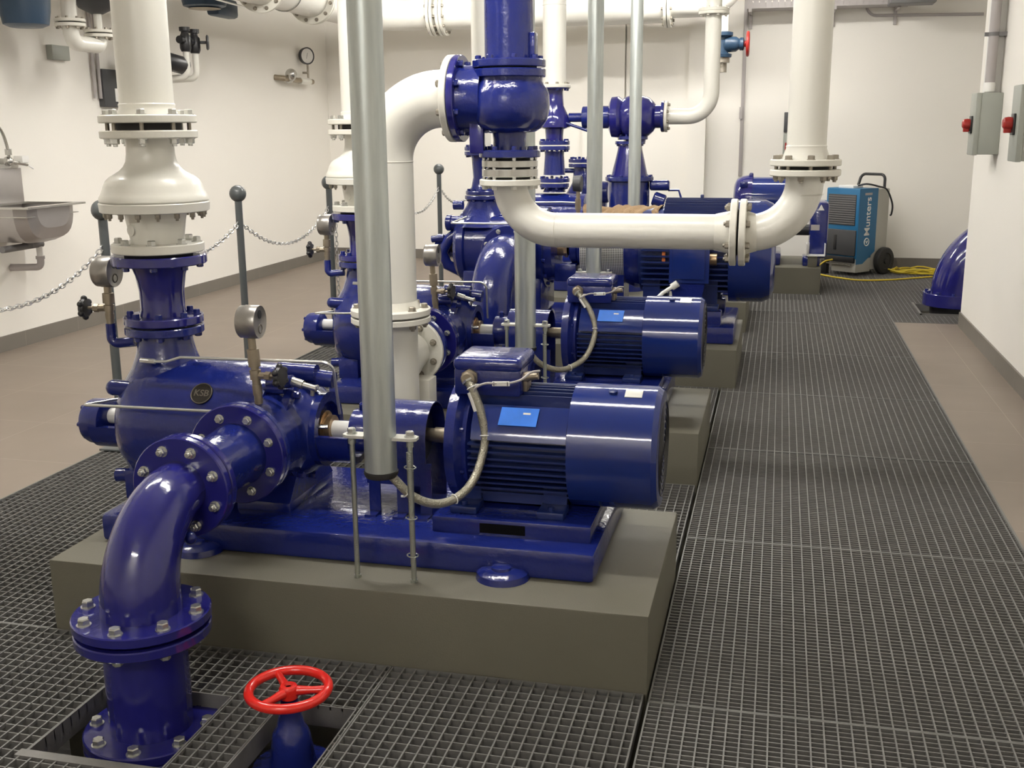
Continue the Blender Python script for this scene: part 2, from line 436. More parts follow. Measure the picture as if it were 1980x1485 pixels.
# ------------------------------------------------------------------ plinths
def plinth(x0, x1, y0, y1, h, label):
    b = MB(); b.box(x0, x1, y0, y1, -.69, h, .006)
    return single('plinth', b, M['plinth'], label, 'plinth', ((x0+x1)/2, (y0+y1)/2, -.69), 'grey coated concrete plinths')
ZP = .218
plinth(-2.058, -.278, 2.62, 3.435, ZP, 'grey-olive concrete plinth under the nearest pump, front of the row')
plinth(-2.058, -.278, 4.40, 5.225, ZP, 'second concrete plinth, behind the nearest pump set')
plinth(-2.058, -.195, 6.20, 7.25, ZP, 'third concrete plinth, under the motor with the front terminal box')
plinth(-2.058, -.195, 7.98, 8.97, ZP, 'fourth concrete plinth, mostly hidden behind the big motor')
plinth(-2.0, .388, 10.0, 10.95, ZP+.015, 'farthest concrete plinth, left of the dehumidifier')

# ================================================================== PUMP SETS (unit 1 is built in place, unit 2 is its copy 1.78 m further)
PY, PZ = 3.10, .532                       # shaft axis of unit 1
SX = -1.515; DX = -1.905                   # suction and discharge axes
def A(x): return V(x, PY, PZ)

def base_frame():
    t = thing('base_frame', 'blue steel base frame on the front plinth, under the nearest pump and motor', 'base frame', (-1.23, PY, ZP), 'blue pump base frames')
    b = MB(); b.box(-1.99, -.45, 2.79, 3.415, ZP, .305, .014)
    obj('bed_plate', b, M['castblue'], t)
    for x, y, s in ((-.71, 2.79, -1), (-1.66, 2.79, -1)):
        b = MB(); b.lathe([(0, .078), (.018, .074), (.028, .06), (.032, .03)], (x, y, ZP), Z_, 28); b.lathe([(.02, .032), (.038, .028), (.042, .018)], (x, y-.015, ZP), Z_, 20)
        obj('anchor_lug', b, M['castblue'], t)
    b = MB(); b.box(-.945, -.475, 2.875, 3.325, .300, .352, .005)
    obj('motor_pedestal', b, M['castblue'], t)
    b = MB(); b.box(-.80, -.665, 2.8735, 2.8755, .312, .341); obj('pedestal_slot_shade', b, M['slot_shade'], t)  # thin near-black panel: the recess's shade is painted, nothing is cut
    b = MB()
    b.box(-1.86, -1.72, 2.93, 3.27, .300, .335, .006); b.box(-1.60, -1.42, 2.93, 3.27, .300, .335, .006)
    obj('pump_pedestal', b, M['castblue'], t)
    return t

def motor(label, loc_z=.352):
    t = thing('electric_motor', label, 'electric motor', (-.68, PY, loc_z), 'blue finned motors')
    R = .183
    # core and fins
    b = MB(); b.cyl(A(-.86), A(-.55), .148, 40)
    r1 = .176
    z = -.135
    while z < .045:
        w = math.sqrt(max(0, r1*r1-z*z)); b.box(-.848, -.553, PY-w, PY+w, PZ+z-.0028, PZ+z+.0028); z += .0205
    y = -.075
    while y < .08:
        w = math.sqrt(r1*r1-y*y); b.box(-.848, -.553, PY+y-.0028, PY+y+.0028, PZ+.1, PZ+w); y += .019
    obj('finned_housing', b, M['finblue'], t)
    for s in (-1, 1):
        b = MB()
        pr = [V(-.838, PY+s*.176, PZ+.045), V(-.838, PY+s*.163, PZ+.085), V(-.838, PY+s*.118, PZ+.137), V(-.838, PY+s*.09, PZ+.11), V(-.838, PY+s*.12, PZ+.04)]
        b.prism(pr, V(.281, 0, 0)); obj('side_panel', b, M['sheetblue'], t)
    b = MB()
    b.lathe([(-.925, .150), (-.919, .180), (-.888, .187), (-.880, .176), (-.870, .165), (-.856, .170), (-.845, .150)], A(0), X_, 48)
    e = obj('drive_end_shield', b, M['castblue'], t)
    for p in circle_pts(A(-.875), X_, .163, 8, .5): bolt(e, p, X_, .008, .011, M['castblue'])
    b = MB()
    b.lathe([(-.556, .165), (-.556, R), (-.315, R), (-.300, R-.012), (-.297, R-.03), (-.297, 1e-4)], A(0), X_, 64)
    fc = obj('fan_cover', b, M['sheetblue'], t)
    b = MB()
    for k in range(1, 8): b.ring(A(-.2965), X_, .02*k, .0022, 40, 6)
    obj('fan_grille', b, M['black'], fc)
    b = MB(); b.lathe([(0, .013), (.008, .013), (.01, .009)], A(-.44)+V(0, -.055, .174), V(0, -.3, .95), 16); obj('screw_knob', b, M['finblue'], fc)
    def arcplate(x0, x1, a0, a1, r, m, nm, par):
        b = MB(); n = 8; vs = []
        for i in range(n+1):
            a = a0+(a1-a0)*i/n
            for x in (x0, x1): vs.append(A(x)+V(0, -math.cos(a), math.sin(a))*r)
        for i in range(n+1):
            a = a0+(a1-a0)*i/n
            for x in (x0, x1): vs.append(A(x)+V(0, -math.cos(a), math.sin(a))*(r-.002))
        o = (n+1)*2
        fs = [(2*i, 2*i+1, 2*i+3, 2*i+2) for i in range(n)] + [(o+2*i, o+2*i+2, o+2*i+3, o+2*i+1) for i in range(n)]
        fs += [(0, 2*n, o+2*n, o) if 0 else (0, 1, o+1, o), (2*n, 2*n+1, o+2*n+1, o+2*n)]
        b.add(vs, fs); return obj(nm, b, m, par)
    arcplate(-.405, -.355, math.radians(66), math.radians(80), R+.0022, M['plate'], 'rating_plate', fc)['label'] = 'small silver sticker on top of the fan cover'
    # bright blue sticker on the sloping side panel
    n1 = V(0, -.755, .655)
    b = MB(); c0 = V(-.70, PY-.1455, PZ+.1105); u = V(0, .655, .755); h = .029; w = .058
    b.prism([c0-X_*w-u*h, c0+X_*(w-.004)-u*h, c0+X_*w+u*h, c0-X_*(w-.004)+u*h], n1*.002)
    st = obj('sticker', b, M['label'], t); st['label'] = 'bright blue sticker on the motor side'
    b = MB(); q = c0+n1*.002+u*.008; b.prism([q+X_*.012, q+X_*.034, q+X_*.034+u*.006, q+X_*.012+u*.006], n1*.0006); obj('sticker_print', b, M['plastic'], st)
    for sx in (-.86, -.60):
        for s in (-1, 1):
            b = MB(); b.box(sx-.035, sx+.035, PY+s*.10-.012, PY+s*.10+.012, .372, .44); b.box(sx-.04, sx+.04, PY+s*.145-.045, PY+s*.145+.045, .352, .374, .004)
            f = obj('foot', b, M['finblue'], t); bolt(f, V(sx, PY+s*.17, .374), Z_, .010, .012, M['finblue'])
    b = MB(); b.box(-.87, -.58, PY-.10, PY+.10, .365, .42); obj('foot_web', b, M['finblue'], t)
    # terminal box
    b = MB(); x0, x1, y0, y1 = -.905, -.705, 2.995, 3.185
    b.box(x0, x1, y0, y1, .69, .770, .008); 
    b.obox(V((x0+x1)/2, (y0+y1)/2, .781), V(x1-x0+.008, y1-y0+.008, .044), None, .019, 4)
    tb = obj('terminal_box', b, M['castblue'], t)
    b = MB(); p = V(-.855, 2.995, .745)
    b.lathe([(0, .026), (.012, .026)], p, -Y_, 6); b.lathe([(.012, .021), (.03, .021), (.034, .016)], p, -Y_, 16)
    obj('cable_gland', b, M['brass'], tb)
    b = MB(); p = V(-.705, 3.04, .742)
    b.lathe([(0, .016), (.012, .016), (.02, .011), (.045, .010)], p, V(1, 0, .1), 12); b.box(-.705, -.693, 3.03, 3.09, .70, .75, .002)
    obj('cable_gland', b, M['brass'], tb)
    b = MB(); b.cyl(A(-1.0), A(-.92), .024, 20); b.cyl(A(-1.03), A(-1.0), .021, 20)
    obj('drive_shaft', b, M['brass'], t)
    return t

def coupling_guard():
    t = thing('coupling_guard', 'blue half-round coupling guard in front of the nearest motor', 'coupling guard', (-1.1, PY, .305), 'blue coupling guards')
    b = MB(); R = .105; x0, x1 = -1.19, -1.0
    def sheet(r):
        pts = [V(0, -r, -.135)] + [V(0, -math.cos(PI*i/20)*r, math.sin(PI*i/20)*r) for i in range(21)] + [V(0, r, -.135)]
        return pts
    o = sheet(R); i_ = sheet(R-.004)
    vs = []; n = len(o)
    for x in (x0, x1):
        vs += [A(x)+p for p in o]; vs += [A(x)+p for p in i_]
    fs = []
    for k in range(n-1):
        fs += [(k, k+1, 2*n+k+1, 2*n+k), (n+k, n+k+1, 3*n+k+1, 3*n+k), (k, k+1, n+k+1, n+k), (2*n+k, 2*n+k+1, 3*n+k+1, 3*n+k)]
    b.add(vs, fs); obj('cover', b, M['castblue'], t)
    b = MB(); b.cyl(A(-1.19), A(-1.183), R-.004, 32); obj('end_plate', b, M['black'], t)
    for x in (-1.165, -1.075, -1.0):
        b = MB(); b.box(x-.018, x+.018, PY-R-.003, PY-R+.003, .305, .47); b.box(x-.018, x+.018, PY-R-.05, PY-R+.003, .305, .312)
        obj('strap_leg', b, M['castblue'], t)
    b = MB(); b.box(-1.165, -1.0, PY+R-.003, PY+R+.003, .305, .47); obj('strap_leg', b, M['castblue'], t)
    b = MB(); b.cyl(A(-1.17), A(-1.035), .085, 28); obj('coupling', b, M['black'], t)  # coupling, coloured black to stand in for shade inside the guard's open end
    return t

def pump(label):
    t = thing('centrifugal_pump', label, 'pump', (-1.72, PY, .33), 'blue multistage pumps')
    b = MB()
    b.lathe([(-2.035, .10), (-2.030, .135), (-2.01, .165), (-1.97, .193), (-1.91, .206), (-1.80, .209), (-1.60, .206), (-1.52, .198), (-1.505, .190), (-1.50, .170), (-1.485, .160), (-1.455, .155),
             (-1.45, .17), (-1.425, .172), (-1.42, .15), (-1.40, .14), (-1.385, .125), (-1.372, .118), (-1.372, .085)], A(0), X_, 64)
    cas = obj('casing', b, M['castblue'], t)
    for a in range(10):
        an = 2*PI*(a+.5)/10; dd = V(0, math.cos(an), math.sin(an))
        bolt(cas, A(-1.424)+dd*.158, X_, .012, .02, M['castblue'], name='casing_nut')
        stud(cas, A(-1.53)+dd*.183, X_, .016, .085, M['castblue'], name='tie_rod')
    # discharge neck rising from the left end
    D = V(DX, PY, 0)
    b = MB(); b.lathe([(.322, .10), (.35, .135), (.42, .158), (.52, .165), (.60, .163), (.645, .152), (.68, .132), (.715, .110), (.76, .094), (.81, .084), (.825, .084)], D, Z_, 40)
    obj('discharge_nozzle', b, M['castblue'], t)
    f = flange(t, D+V(0, 0, .822), Z_, .124, .026, M['castblue'], .103, 8, .012, M['castblue'], face=-1)
    f['label'] = 'blue discharge flange'
    b = MB(); b.lathe([(0, .006), (.006, .10)], D+V(0, 0, .848), Z_, 32); obj('gasket', b, M['rubber'], t)
    # suction nozzle towards the camera
    S = V(SX, 0, PZ-.006)
    b = MB(); b.lathe([(-2.815, .105), (-2.84, .108), (-2.90, .118), (-3.02, .15)], S, -Y_, 40)
    obj('suction_nozzle', b, M['castblue'], t)
    fl = flange(t, S+V(0, 2.842, 0), -Y_, .150, .024, M['castblue'], .116, 8, .0115, M['zinc'], bolts=False)
    b = MB(); b.lathe([(0, .085), (.003, .15), (.024, .15), (.027, .147), (.027, .085)], S+V(0, 2.816, 0), -Y_, 40); f2 = obj('nozzle_flange', b, M['blue'], t)
    for p in circle_pts(S+V(0, 2.789, 0), Y_, .116, 8, .5): bolt(f2, p, -Y_, .0115, .014, M['zinc'])
    # shaft, gland, bearing brackets
    b = MB(); b.cyl(A(-1.41), A(-1.36), .058, 24); b.lathe([(-1.36, .052), (-1.352, .052)], A(0), X_, 6); b.cyl(A(-1.352), A(-1.335), .044, 24)
    g = obj('gland', b, M['bronze'], t)
    b = MB(); b.box(-1.40, -1.372, PY-.012, PY+.004, PZ+.015, PZ+.09, .002); b.cyl(A(-1.365)+V(0, -.06, .02), A(-1.335)+V(0, -.05, .02), .007, 8); obj('gland_clamp', b, M['zinc'], g)
    b = MB(); b.cyl(A(-1.34), A(-1.265), .027, 24); obj('shaft_sleeve', b, M['plastic'], t)
    b = MB()
    b.lathe([(-1.405, .12), (-1.352, .118), (-1.352, .088), (-1.405, .088)], A(0), X_, 40, cap=False)
    # lower half cradle of the bearing bracket
    pr = []
    for k in range(13):
        a = PI + PI*k/12; pr.append((math.cos(a), math.sin(a)))
    o1 = [A(-1.36)+V(0, c*.105, s_*.105) for c, s_ in pr]; o2 = [A(-1.36)+V(0, c*.085, s_*.085) for c, s_ in pr]
    vs = o1+o2+[p+X_*.11 for p in o1]+[p+X_*.11 for p in o2]; n = 13; fs = []
    for k in range(12):
        fs += [(k, k+1, 2*n+k+1, 2*n+k), (n+k, n+k+1, 3*n+k+1, 3*n+k), (k, k+1, n+k+1, n+k), (2*n+k, 2*n+k+1, 3*n+k+1, 3*n+k)]
    fs += [(0, n, 3*n, 2*n), (12, n+12, 3*n+12, 2*n+12)]
    b.add(vs, fs)
    obj('bearing_bracket', b, M['castblue'], t)
    b = MB(); b.lathe([(-1.27, .05), (-1.262, .068), (-1.205, .07), (-1.19, .06)], A(0), X_, 32); b.lathe([(0, .012), (.02, .012), (.026, .007)], A(-1.235)+V(0, 0, .066), Z_, 10)
    obj('bearing_housing', b, M['castblue'], t)
    # left bearing
    zo = V(0, 0, -.02)
    b = MB(); b.lathe([(-2.215, .03), (-2.21, .068), (-2.195, .075), (-2.14, .076), (-2.13, .06)], A(0)+zo, X_, 36)
    obj('bearing_housing', b, M['castblue'], t)
    for a in range(6): bolt(t.children[-1], A(-2.208)+zo+V(0, math.cos(a*PI/3), math.sin(a*PI/3))*.058, -X_, .008, .012, M['castblue'])
    b = MB(); b.cyl(A(-2.14), A(-2.0), .026, 20); obj('shaft_sleeve', b, M['plastic'], t)
    b = MB()
    o1 = [A(-2.17)+zo+V(0, c*.078, s_*.085) for c, s_ in pr]; o2 = [A(-2.17)+zo+V(0, c*.055, s_*.055) for c, s_ in pr]
    vs = o1+o2+[p+X_*.17 for p in o1]+[p+X_*.17 for p in o2]; b.add(vs, fs)
    obj('bearing_bracket', b, M['castblue'], t)
    # balance pipe stub, top boss, drain plugs
    b = MB(); b.tube([V(-1.92, 2.99, .655), V(-2.035, 2.99, .658)], .026, 18); b.sphere(V(-2.035, 2.99, .658), .026, 16); obj('vent_boss', b, M['castblue'], t)
    b = MB(); b.tube([V(-1.96, 2.98, .375), V(-2.04, 2.97, .372)], .022, 14); obj('drain_boss', b, M['castblue'], t)
    b = MB(); b.tube([at(540, 716, 3.08), at(612, 722, 3.08)], .028, 18); obj('balance_pipe', b, M['castblue'], t)
    b = MB(); b.cyl(at(600, 728, 3.1), at(646, 735, 3.1), .027, 16); obj('balance_elbow', b, M['castblue'], t)
    p = at(565, 737, 2.98); q = at(586, 744, 2.98); r_ = at(612, 752, 2.98); r2 = at(604, 765, 2.98)
    b = MB(); b.cyl(p, q, .014, 12); b.cyl(q-X_*.001, r_, .010, 10); b.cyl(r_-X_*.02, r_+X_*.006+V(0, 0, .006), .008, 6); b.cyl(r_-X_*.012, r2, .007, 8); obj('fitting', b, M['steel'], t)
    b = MB(); b.tube([at(520, 742, 3.0), at(566, 737, 2.99)], .02, 14); obj('fitting_boss', b, M['castblue'], t)
    # feet
    b = MB(); b.box(-2.0, -1.90, 2.945, 3.02, .30, .40, .008); obj('support_bracket', b, M['castblue'], t)
    for x0, x1 in ((-1.86, -1.72), (-1.60, -1.42)):
        b = MB(); b.prism([V(x0, PY-.17, .334), V(x0, PY+.17, .334), V(x0, PY+.10, .42), V(x0, PY-.10, .42)], V(x1-x0, 0, 0)); obj('foot', b, M['castblue'], t)
    # oval badge on the casing
    an = math.radians(40); nb = V(0, -math.cos(an), math.sin(an)); ub = V(0, math.sin(an), math.cos(an))
    c0 = V(at(390, 759, 2.94).x, PY, PZ)+nb*.2075
    b = MB(); ring = [c0+X_*(.036*math.cos(2*PI*k/32))+ub*(.036*math.sin(2*PI*k/32)) for k in range(32)]
    b.prism(ring, nb*.004); bd = obj('badge', b, M['badge'], t); bd['label'] = 'dark round badge with raised letters'
    b = MB(); b.tube([c0+nb*.004+X_*(.034*math.cos(2*PI*k/32))+ub*(.034*math.sin(2*PI*k/32)) for k in range(32)], .0015, 6, True); obj('badge_rim', b, M['badgegold'], bd)
    text_obj('badge_letters', 'KSB', .030, M['badgegold'], bd, c0+nb*.0045, X_, ub, .0006)
    # thin bright impulse tubes
    b = MB()
    yt = 2.965
    q = [at(296, 699, yt), at(322, 699, yt), at(348, 691, yt), at(643, 701, yt), at(657, 800, 3.03)]
    b.tube(fillet(q, .03, 6), .0046, 8); b.cyl(at(272, 697, yt), at(300, 699, yt), .0085, 6)
    obj('impulse_tube', b, M['steeltube'], t)
    b = MB()
    q = [at(262, 766, 3.12), at(163, 783, 2.90), at(445, 797, 2.80)]
    b.tube(fillet(q, .008, 5), .0046, 8); obj('impulse_tube', b, M['steeltube'], t)
    return t

def reducer_spool(label):
    t = thing('reducer_spool', label, 'pipe reducer', (DX, PY, .852), 'blue reducer spools')
    D = V(DX, PY, 0)
    b = MB(); b.lathe([(.865, .076), (.90, .069), (.96, .070), (1.01, .078), (1.045, .090)], D, Z_, 40); obj('body', b, M['blue'], t)
    flange(t, D+V(0, 0, .854), Z_, .124, .026, M['blue'], .103, 8, .012, M['castblue'])
    flange(t, D+V(0, 0, 1.044), Z_, .147, .030, M['blue'], .124, 8, .011, M['castblue'], face=-1)
    return t

def check_valve(label):
    t = thing('check_valve', label, 'check valve', (DX, PY, 1.078), 'white check valves')
    D = V(DX, PY, 0)
    b = MB(); b.lathe([(1.085, .085), (1.12, .082), (1.16, .088), (1.205, .095), (1.212, .11)], D, Z_, 48); body = obj('lower_body', b, M['white'], t)
    b = MB(); b.lathe([(0, .018), (.004, .018), (.006, .012)], D+V(-.04, -.078, 1.155), V(-.4, -.9, 0), 20); obj('boss', b, M['white'], body)
    f = flange(t, D+V(0, 0, 1.083), Z_, .142, .028, M['whiteflange'], .120, 8, .0135, M['zinc'])
    b = MB(); b.lathe([(1.208, .160), (1.211, .166), (1.236, .168), (1.239, .166), (1.239, .163)], D, Z_, 56); f = obj('body_flange', b, M['white'], t)
    for p in circle_pts(D+V(0, 0, 1.209), Z_, .148, 16, .5): bolt(f, p, -Z_, .0085, .016, M['dullbolt'], True)
    b = MB(); b.lathe([(1.240, .163), (1.244, .166), (1.254, .165), (1.262, .160), (1.275, .154), (1.290, .149), (1.305, .141), (1.316, .129), (1.325, .113), (1.335, .097), (1.347, .085), (1.362, .077), (1.385, .073), (1.41, .072), (1.44, .077)], D, Z_, 56); obj('bonnet', b, M['white'], t)
    f = flange(t, D+V(0, 0, 1.432), Z_, .146, .024, M['whiteflange'], .122, 8, .0135, M['zinc'], face=-1, nut=True)
    b = MB(); b.lathe([(0, .10), (.022, .10)], D+V(0, 0, 1.456), Z_, 32); gk = obj('gasket', b, M['rubber'], t)
    for p in circle_pts(D+V(0, 0, 1.455), Z_, .122, 8, .5): stud(gk, p, Z_, .0065, .023, M['dullbolt'])
    b = MB(); b.cyl(D+V(0, 0, 1.074), D+V(0, 0, 1.0835), .105, 32); obj('gasket', b, M['rubber'], t)
    return t

def riser(label):
    t = thing('riser_pipe', label, 'pipe', (DX, PY, 1.478), 'white discharge risers')
    D = V(DX, PY, 0)
    b = MB(); b.lathe([(1.50, .092), (1.515, .0865), (1.527, .083), (1.53, .0842), (1.534, .0842), (1.537, .0815), (ZC, .0815)], D, Z_, 48); obj('pipe', b, M['white'], t)
    flange(t, D+V(0, 0, 1.478), Z_, .146, .024, M['whiteflange'], .122, 8, .0135, M['zinc'])
    return t

def gauge(label, base, axis, dial_c, knob_dir, elbow=None, group='pressure gauges on stand pipes', R=.050, depth=.062):
    # base: bottom of the stem; dial_c: centre of dial; axis: direction the dial faces
    base = Vector(base); dial_c = Vector(dial_c); ax = Vector(axis).normalized()
    t = thing('pressure_gauge', label, 'pressure gauge', base, group)
    c = dial_c - ax*depth/2
    b = MB(); b.lathe([(0, R*.9), (.004, R*.97), (.016, R*.97), (.018, R), (depth-.004, R), (depth, R*.97), (depth-.001, R*.94)], c, ax, 40); cs = obj('case', b, M['dial'], t)
    b = MB(); b.lathe([(0, R*.93), (.002, R*.93)], c+ax*(depth-.004), ax, 40); fc = obj('face', b, M['dial'], cs)
    u = Z_
    b = MB(); b.lathe([(0, R*.26), (.0025, R*.26)], c+ax*(depth-.002)+u*R*.45, ax, 20); obj('sight_hole', b, M['black'], cs)
    b = MB(); b.ring(c+ax*(depth-.001)-u*R*.42, ax, R*.26, .002, 20, 6); obj('face_relief', b, M['badgegold'], cs)
    st = Vector((dial_c.x, dial_c.y, dial_c.z-R*.98)); L = (st-base).length; d = (st-base).normalized()
    b = MB()
    b.lathe([(0, .016), (.006, .016), (.006, .0125), (L*.2, .0125), (L*.2, .0145), (L*.34, .0145), (L*.34, .013), (L*.42, .013), (L*.42, .017), (L*.55, .017), (L*.56, .0125), (L*.6, .0125),
             (L*.6, .0185), (L*.84, .0185), (L*.85, .012), (L, .012)], base, d, 20)
    obj('stand_pipe', b, M['brass'], t)
    kd = Vector(knob_dir).normalized(); kc = base+d*L*.47
    b = MB(); b.cyl(kc, kc+kd*.035, .011, 8); b.lathe([(.035, .014), (.052, .014)], kc, kd, 6); b.cyl(kc+kd*.052, kc+kd*.075, .0055, 10); v = obj('valve_stem', b, M['brass'], t)
    b = MB()
    prof = [(.072, .008), (.076, .030), (.084, .033), (.092, .030), (.094, .008)]
    b.lathe(prof, kc, kd, 24)
    for k in range(6):
        p = circle_pts(kc+kd*.084, kd, .030, 6)[k]; b.sphere(p, .0105, 10)
    obj('handwheel', b, M['black'], v)
    if elbow:
        b = MB(); b.tube(fillet([base+V(0, 0, .012), base-V(0, 0, .055), Vector(elbow)], .02, 5), .0165, 16); obj('elbow_pipe', b, M['castblue'], t)
    return t

u1 = {}
u1['frame'] = base_frame()
u1['motor'] = motor('nearest blue finned motor, bright blue sticker, silver fan-cover label, on the front plinth')
u1['guard'] = coupling_guard()
u1['pump'] = pump('nearest blue pump with a round badge, on the front plinth')
u1['red'] = reducer_spool('blue tapered spool on the nearest pump, below the white check valve')
u1['chk'] = check_valve('large white bell-shaped check valve above the nearest pump')
u1['riser'] = riser('thick white riser pipe above the bell-shaped check valve, top left')
u1['g1'] = gauge('grey gauge standing on the nearest pump, in front of the second chain post', at(502, 790, 2.93), (1, .06, 0), at(484, 622, 2.93), (1, -.1, .03))
u1['g2'] = gauge('grey gauge left of the blue tapered spool on the nearest pump', at(214, 632, 3.08), (1, .04, 0), at(205, 525, 3.08), (-1, -.1, 0), at(262, 660, 3.09))
lab2 = {'frame': 'blue base frame on the second plinth, behind the nearest pump set', 'motor': 'second blue finned motor, behind the nearest one, blue sticker and pale top label',
        'guard': 'blue half-round coupling guard of the second pump set', 'pump': 'second blue pump, with a white flange bolted to its side', 'red': 'blue tapered spool on the second pump, behind the thick galvanised post',
        'chk': 'white check valve of the second pump, half hidden by the thick galvanised post', 'riser': 'white riser of the second pump, behind the thick galvanised post',
        'g1': 'grey gauge on the second pump, right of the white vertical suction pipe', 'g2': 'grey gauge left of the thick galvanised post, at the second pump discharge'}
for k in u1: dup(u1[k], (0, 1.78, 0), lab2[k])

# ================================================================== SUCTION SIDE OF UNIT 1
SZ = PZ-.006; EY = 2.255                   # vertical axis of the elbow
def spool_y(label, y0, y1, m, mf, r, loc_group=None):
    t = thing('suction_spool', label, 'pipe spool', (SX, (y0+y1)/2, SZ))
    b = MB(); b.lathe([(y0+.01, r*.93), (y0+.05, r*.9), (y1-.03, r), (y1, r*1.05)], V(SX, 0, SZ), Y_, 40); obj('pipe', b, m, t)
    f = flange(t, V(SX, y0+.024, SZ), -Y_, .140, .024, mf, .109, 8, .0115, M['zinc'], bolts=False)
    return t, f
t, f = spool_y('short blue suction nozzle between the elbow and the nearest pump', 2.504, 2.79, M['castblue'], M['blue'], .092)
for p in circle_pts(V(SX, 2.528, SZ), Y_, .109, 8, .5): bolt(f, p, Y_, .0115, .014, M['zinc'], True)
t = thing('suction_elbow', 'large blue reducing elbow in front of the nearest pump, bottom left', 'pipe elbow', (SX, EY, .25))
path = fillet([V(SX, EY, .262), V(SX, EY, SZ), V(SX, 2.50, SZ)], .222, 18)
n = len(path); b = MB(); b.tube(path, [.101-.026*i/(n-1) for i in range(n)], 48); el = obj('bend', b, M['blue'], t)
pl = at(368, 1040, 2.40); b = MB(); b.sphere(pl, .017, 14); b.cyl(pl, pl-X_*.06, .012, 12); obj('drain_plug', b, M['castblue'], el)
f = flange(t, V(SX, 2.474, SZ), Y_, .140, .026, M['blue'], .109, 8, .0125, M['zinc'], bolts=False)
for p in circle_pts(V(SX, 2.474, SZ), Y_, .109, 8, .5): bolt(f, p, -Y_, .0125, .017, M['zinc'], True)
f = flange(t, V(SX, EY, .252), Z_, .170, .026, M['blue'], .143, 8, .015, M['zinc'], ph=.15)
t = thing('floor_spool', 'blue vertical flanged pipe rising through the grating under the large elbow', 'pipe spool', (SX, EY, -.06))
b = MB(); b.lathe([(-.05, .104), (.21, .104)], V(SX, EY, 0), Z_, 48); obj('pipe', b, M['blue'], t)
f = flange(t, V(SX, EY, .240), -Z_, .168, .026, M['blue'], .143, 8, .013, M['zinc'], ph=-.15)
f = flange(t, V(SX, EY, -.066), Z_, .170, .026, M['blue'], .143, 8, .015, M['zinc'], ph=.3)
t = thing('buried_pipe', 'blue pipe under the cut grating, continuing below the vertical flanged pipe', 'pipe', (SX, EY, -.65))
b = MB(); b.cyl(V(SX, EY, -.69), V(SX, EY, -.09), .104, 40); obj('pipe', b, M['blue'], t)
flange(t, V(SX, EY, -.094), Z_, .170, .026, M['blue'], bolts=False)
b = MB(); b.cyl(V(SX, EY, .241), V(SX, EY, .252), .12, 32); obj('gasket', b, M['rubber'], t) if 0 else None

# red hand-wheel valve in its grating opening
WC = V(-1.122, 2.25, .108)
t = thing('gate_valve', 'valve with a bright red handwheel standing in a grating opening, front centre', 'valve', (WC.x, WC.y, -.45))
b = MB(); b.ring(WC, Z_, .097, .0125, 48, 14)
for k in range(3):
    a = math.radians(12+120*k); d = V(math.cos(a), math.sin(a), 0)
    b.tube([WC+d*.015+V(0, 0, -.004), WC+d*.06+V(0, 0, -.002), WC+d*.097], [.013, .0095, .0105], 10)
b.lathe([(-.022, .022), (.004, .024), (.010, .020), (.011, .010), (.006, .008)], WC, Z_, 24)
obj('handwheel', b, M['red'], t)
b = MB(); b.cyl(WC+V(0, 0, -.09), WC+V(0, 0, .006), .008, 12); obj('stem', b, M['steel'], t)
b = MB(); b.lathe([(-.45, .11), (-.28, .105), (-.20, .085), (-.125, .075), (-.12, .10), (-.10, .10), (-.095, .060), (-.05, .052), (-.01, .046), (.012, .034), (.05, .026), (.078, .022)], V(WC.x, WC.y, 0), Z_, 32)
obj('bonnet', b, M['castblue'], t)
b = MB(); b.cyl(V(WC.x, 1.9, -.45), V(WC.x, 2.5, -.45), .11, 32); body = obj('body', b, M['castblue'], t)
for y in (1.9, 2.48): flange(t, V(WC.x, y, -.45), Y_, .17, .025, M['castblue'], bolts=False)

# ================================================================== GALVANISED CABLE POSTS
def cable_post(k, label):
    y = 2.70+1.78*k; x = -1.03; z0 = .535
    t = thing('cable_post', label, 'cable post', (x, y, ZP), 'galvanised cable posts')
    b = MB(); b.lathe([(z0, .040), (z0, .0445), (ZC, .0445)], V(x, y, 0), Z_, 40); b.cyl(V(x, y, z0+.002), V(x, y, z0+.004), .04, 32); obj('pipe', b, M['galv'], t)
    b = MB(); b.lathe([(z0-.012, .034), (z0-.012, .043), (z0-.003, .0475), (z0+.004, .0475), (z0+.006, .045)], V(x, y, 0), Z_, 40); obj('rubber_end_ring', b, M['rubber'], t)
    zb = .632
    for s, xr in ((-1, -1.112), (1, -.944)):
        b = MB()
        xa = x+s*.041; pts = [V(xa, y-.022, zb)] + [V(xr+s*.006, y-.022, zb), V(xr+s*.022, y-.012, zb), V(xr+s*.022, y+.012, zb), V(xr+s*.006, y+.022, zb)] + [V(xa, y+.022, zb)]
        b.prism(pts, V(0, 0, .008)); lug = obj('lug', b, M['plate'], t)
        bolt(lug, V(xr, y, zb+.008), Z_, .0125, .016, M['zinc'])
        b = MB(); b.lathe([(ZP, .0075), (zb-.02, .0075), (zb-.02, .011), (zb, .011)], V(xr, y, 0), Z_, 12); b.lathe([(ZP, .011), (ZP+.008, .011)], V(xr, y, 0), Z_, 6)
        rod = obj('support_rod', b, M['rod'], t)
        if s > 0:
            b = MB(); b.tube([V(xr+.004, y-.013, ZP+.06), V(xr+.002, y-.012, .45), V(xr, y-.012, .60)], .008, 10)
            for z in (.30, .41, .555): b.ring(V(xr, y-.005, z), V(.08, 0, 1), .0155, .002, 16, 6)
            obj('tied_cable', b, M['rod'], rod)
    return t
for k, l in enumerate(['thick galvanised post hanging before the nearest motor, bolted to two rods', 'galvanised post partly hidden by the white U-shaped pipe, at the second pump',
                       'thinner looking galvanised post behind the U-shaped pipe, left of the pair', 'galvanised post behind the U-shaped pipe, right of the pair']):
    cable_post(k, l)

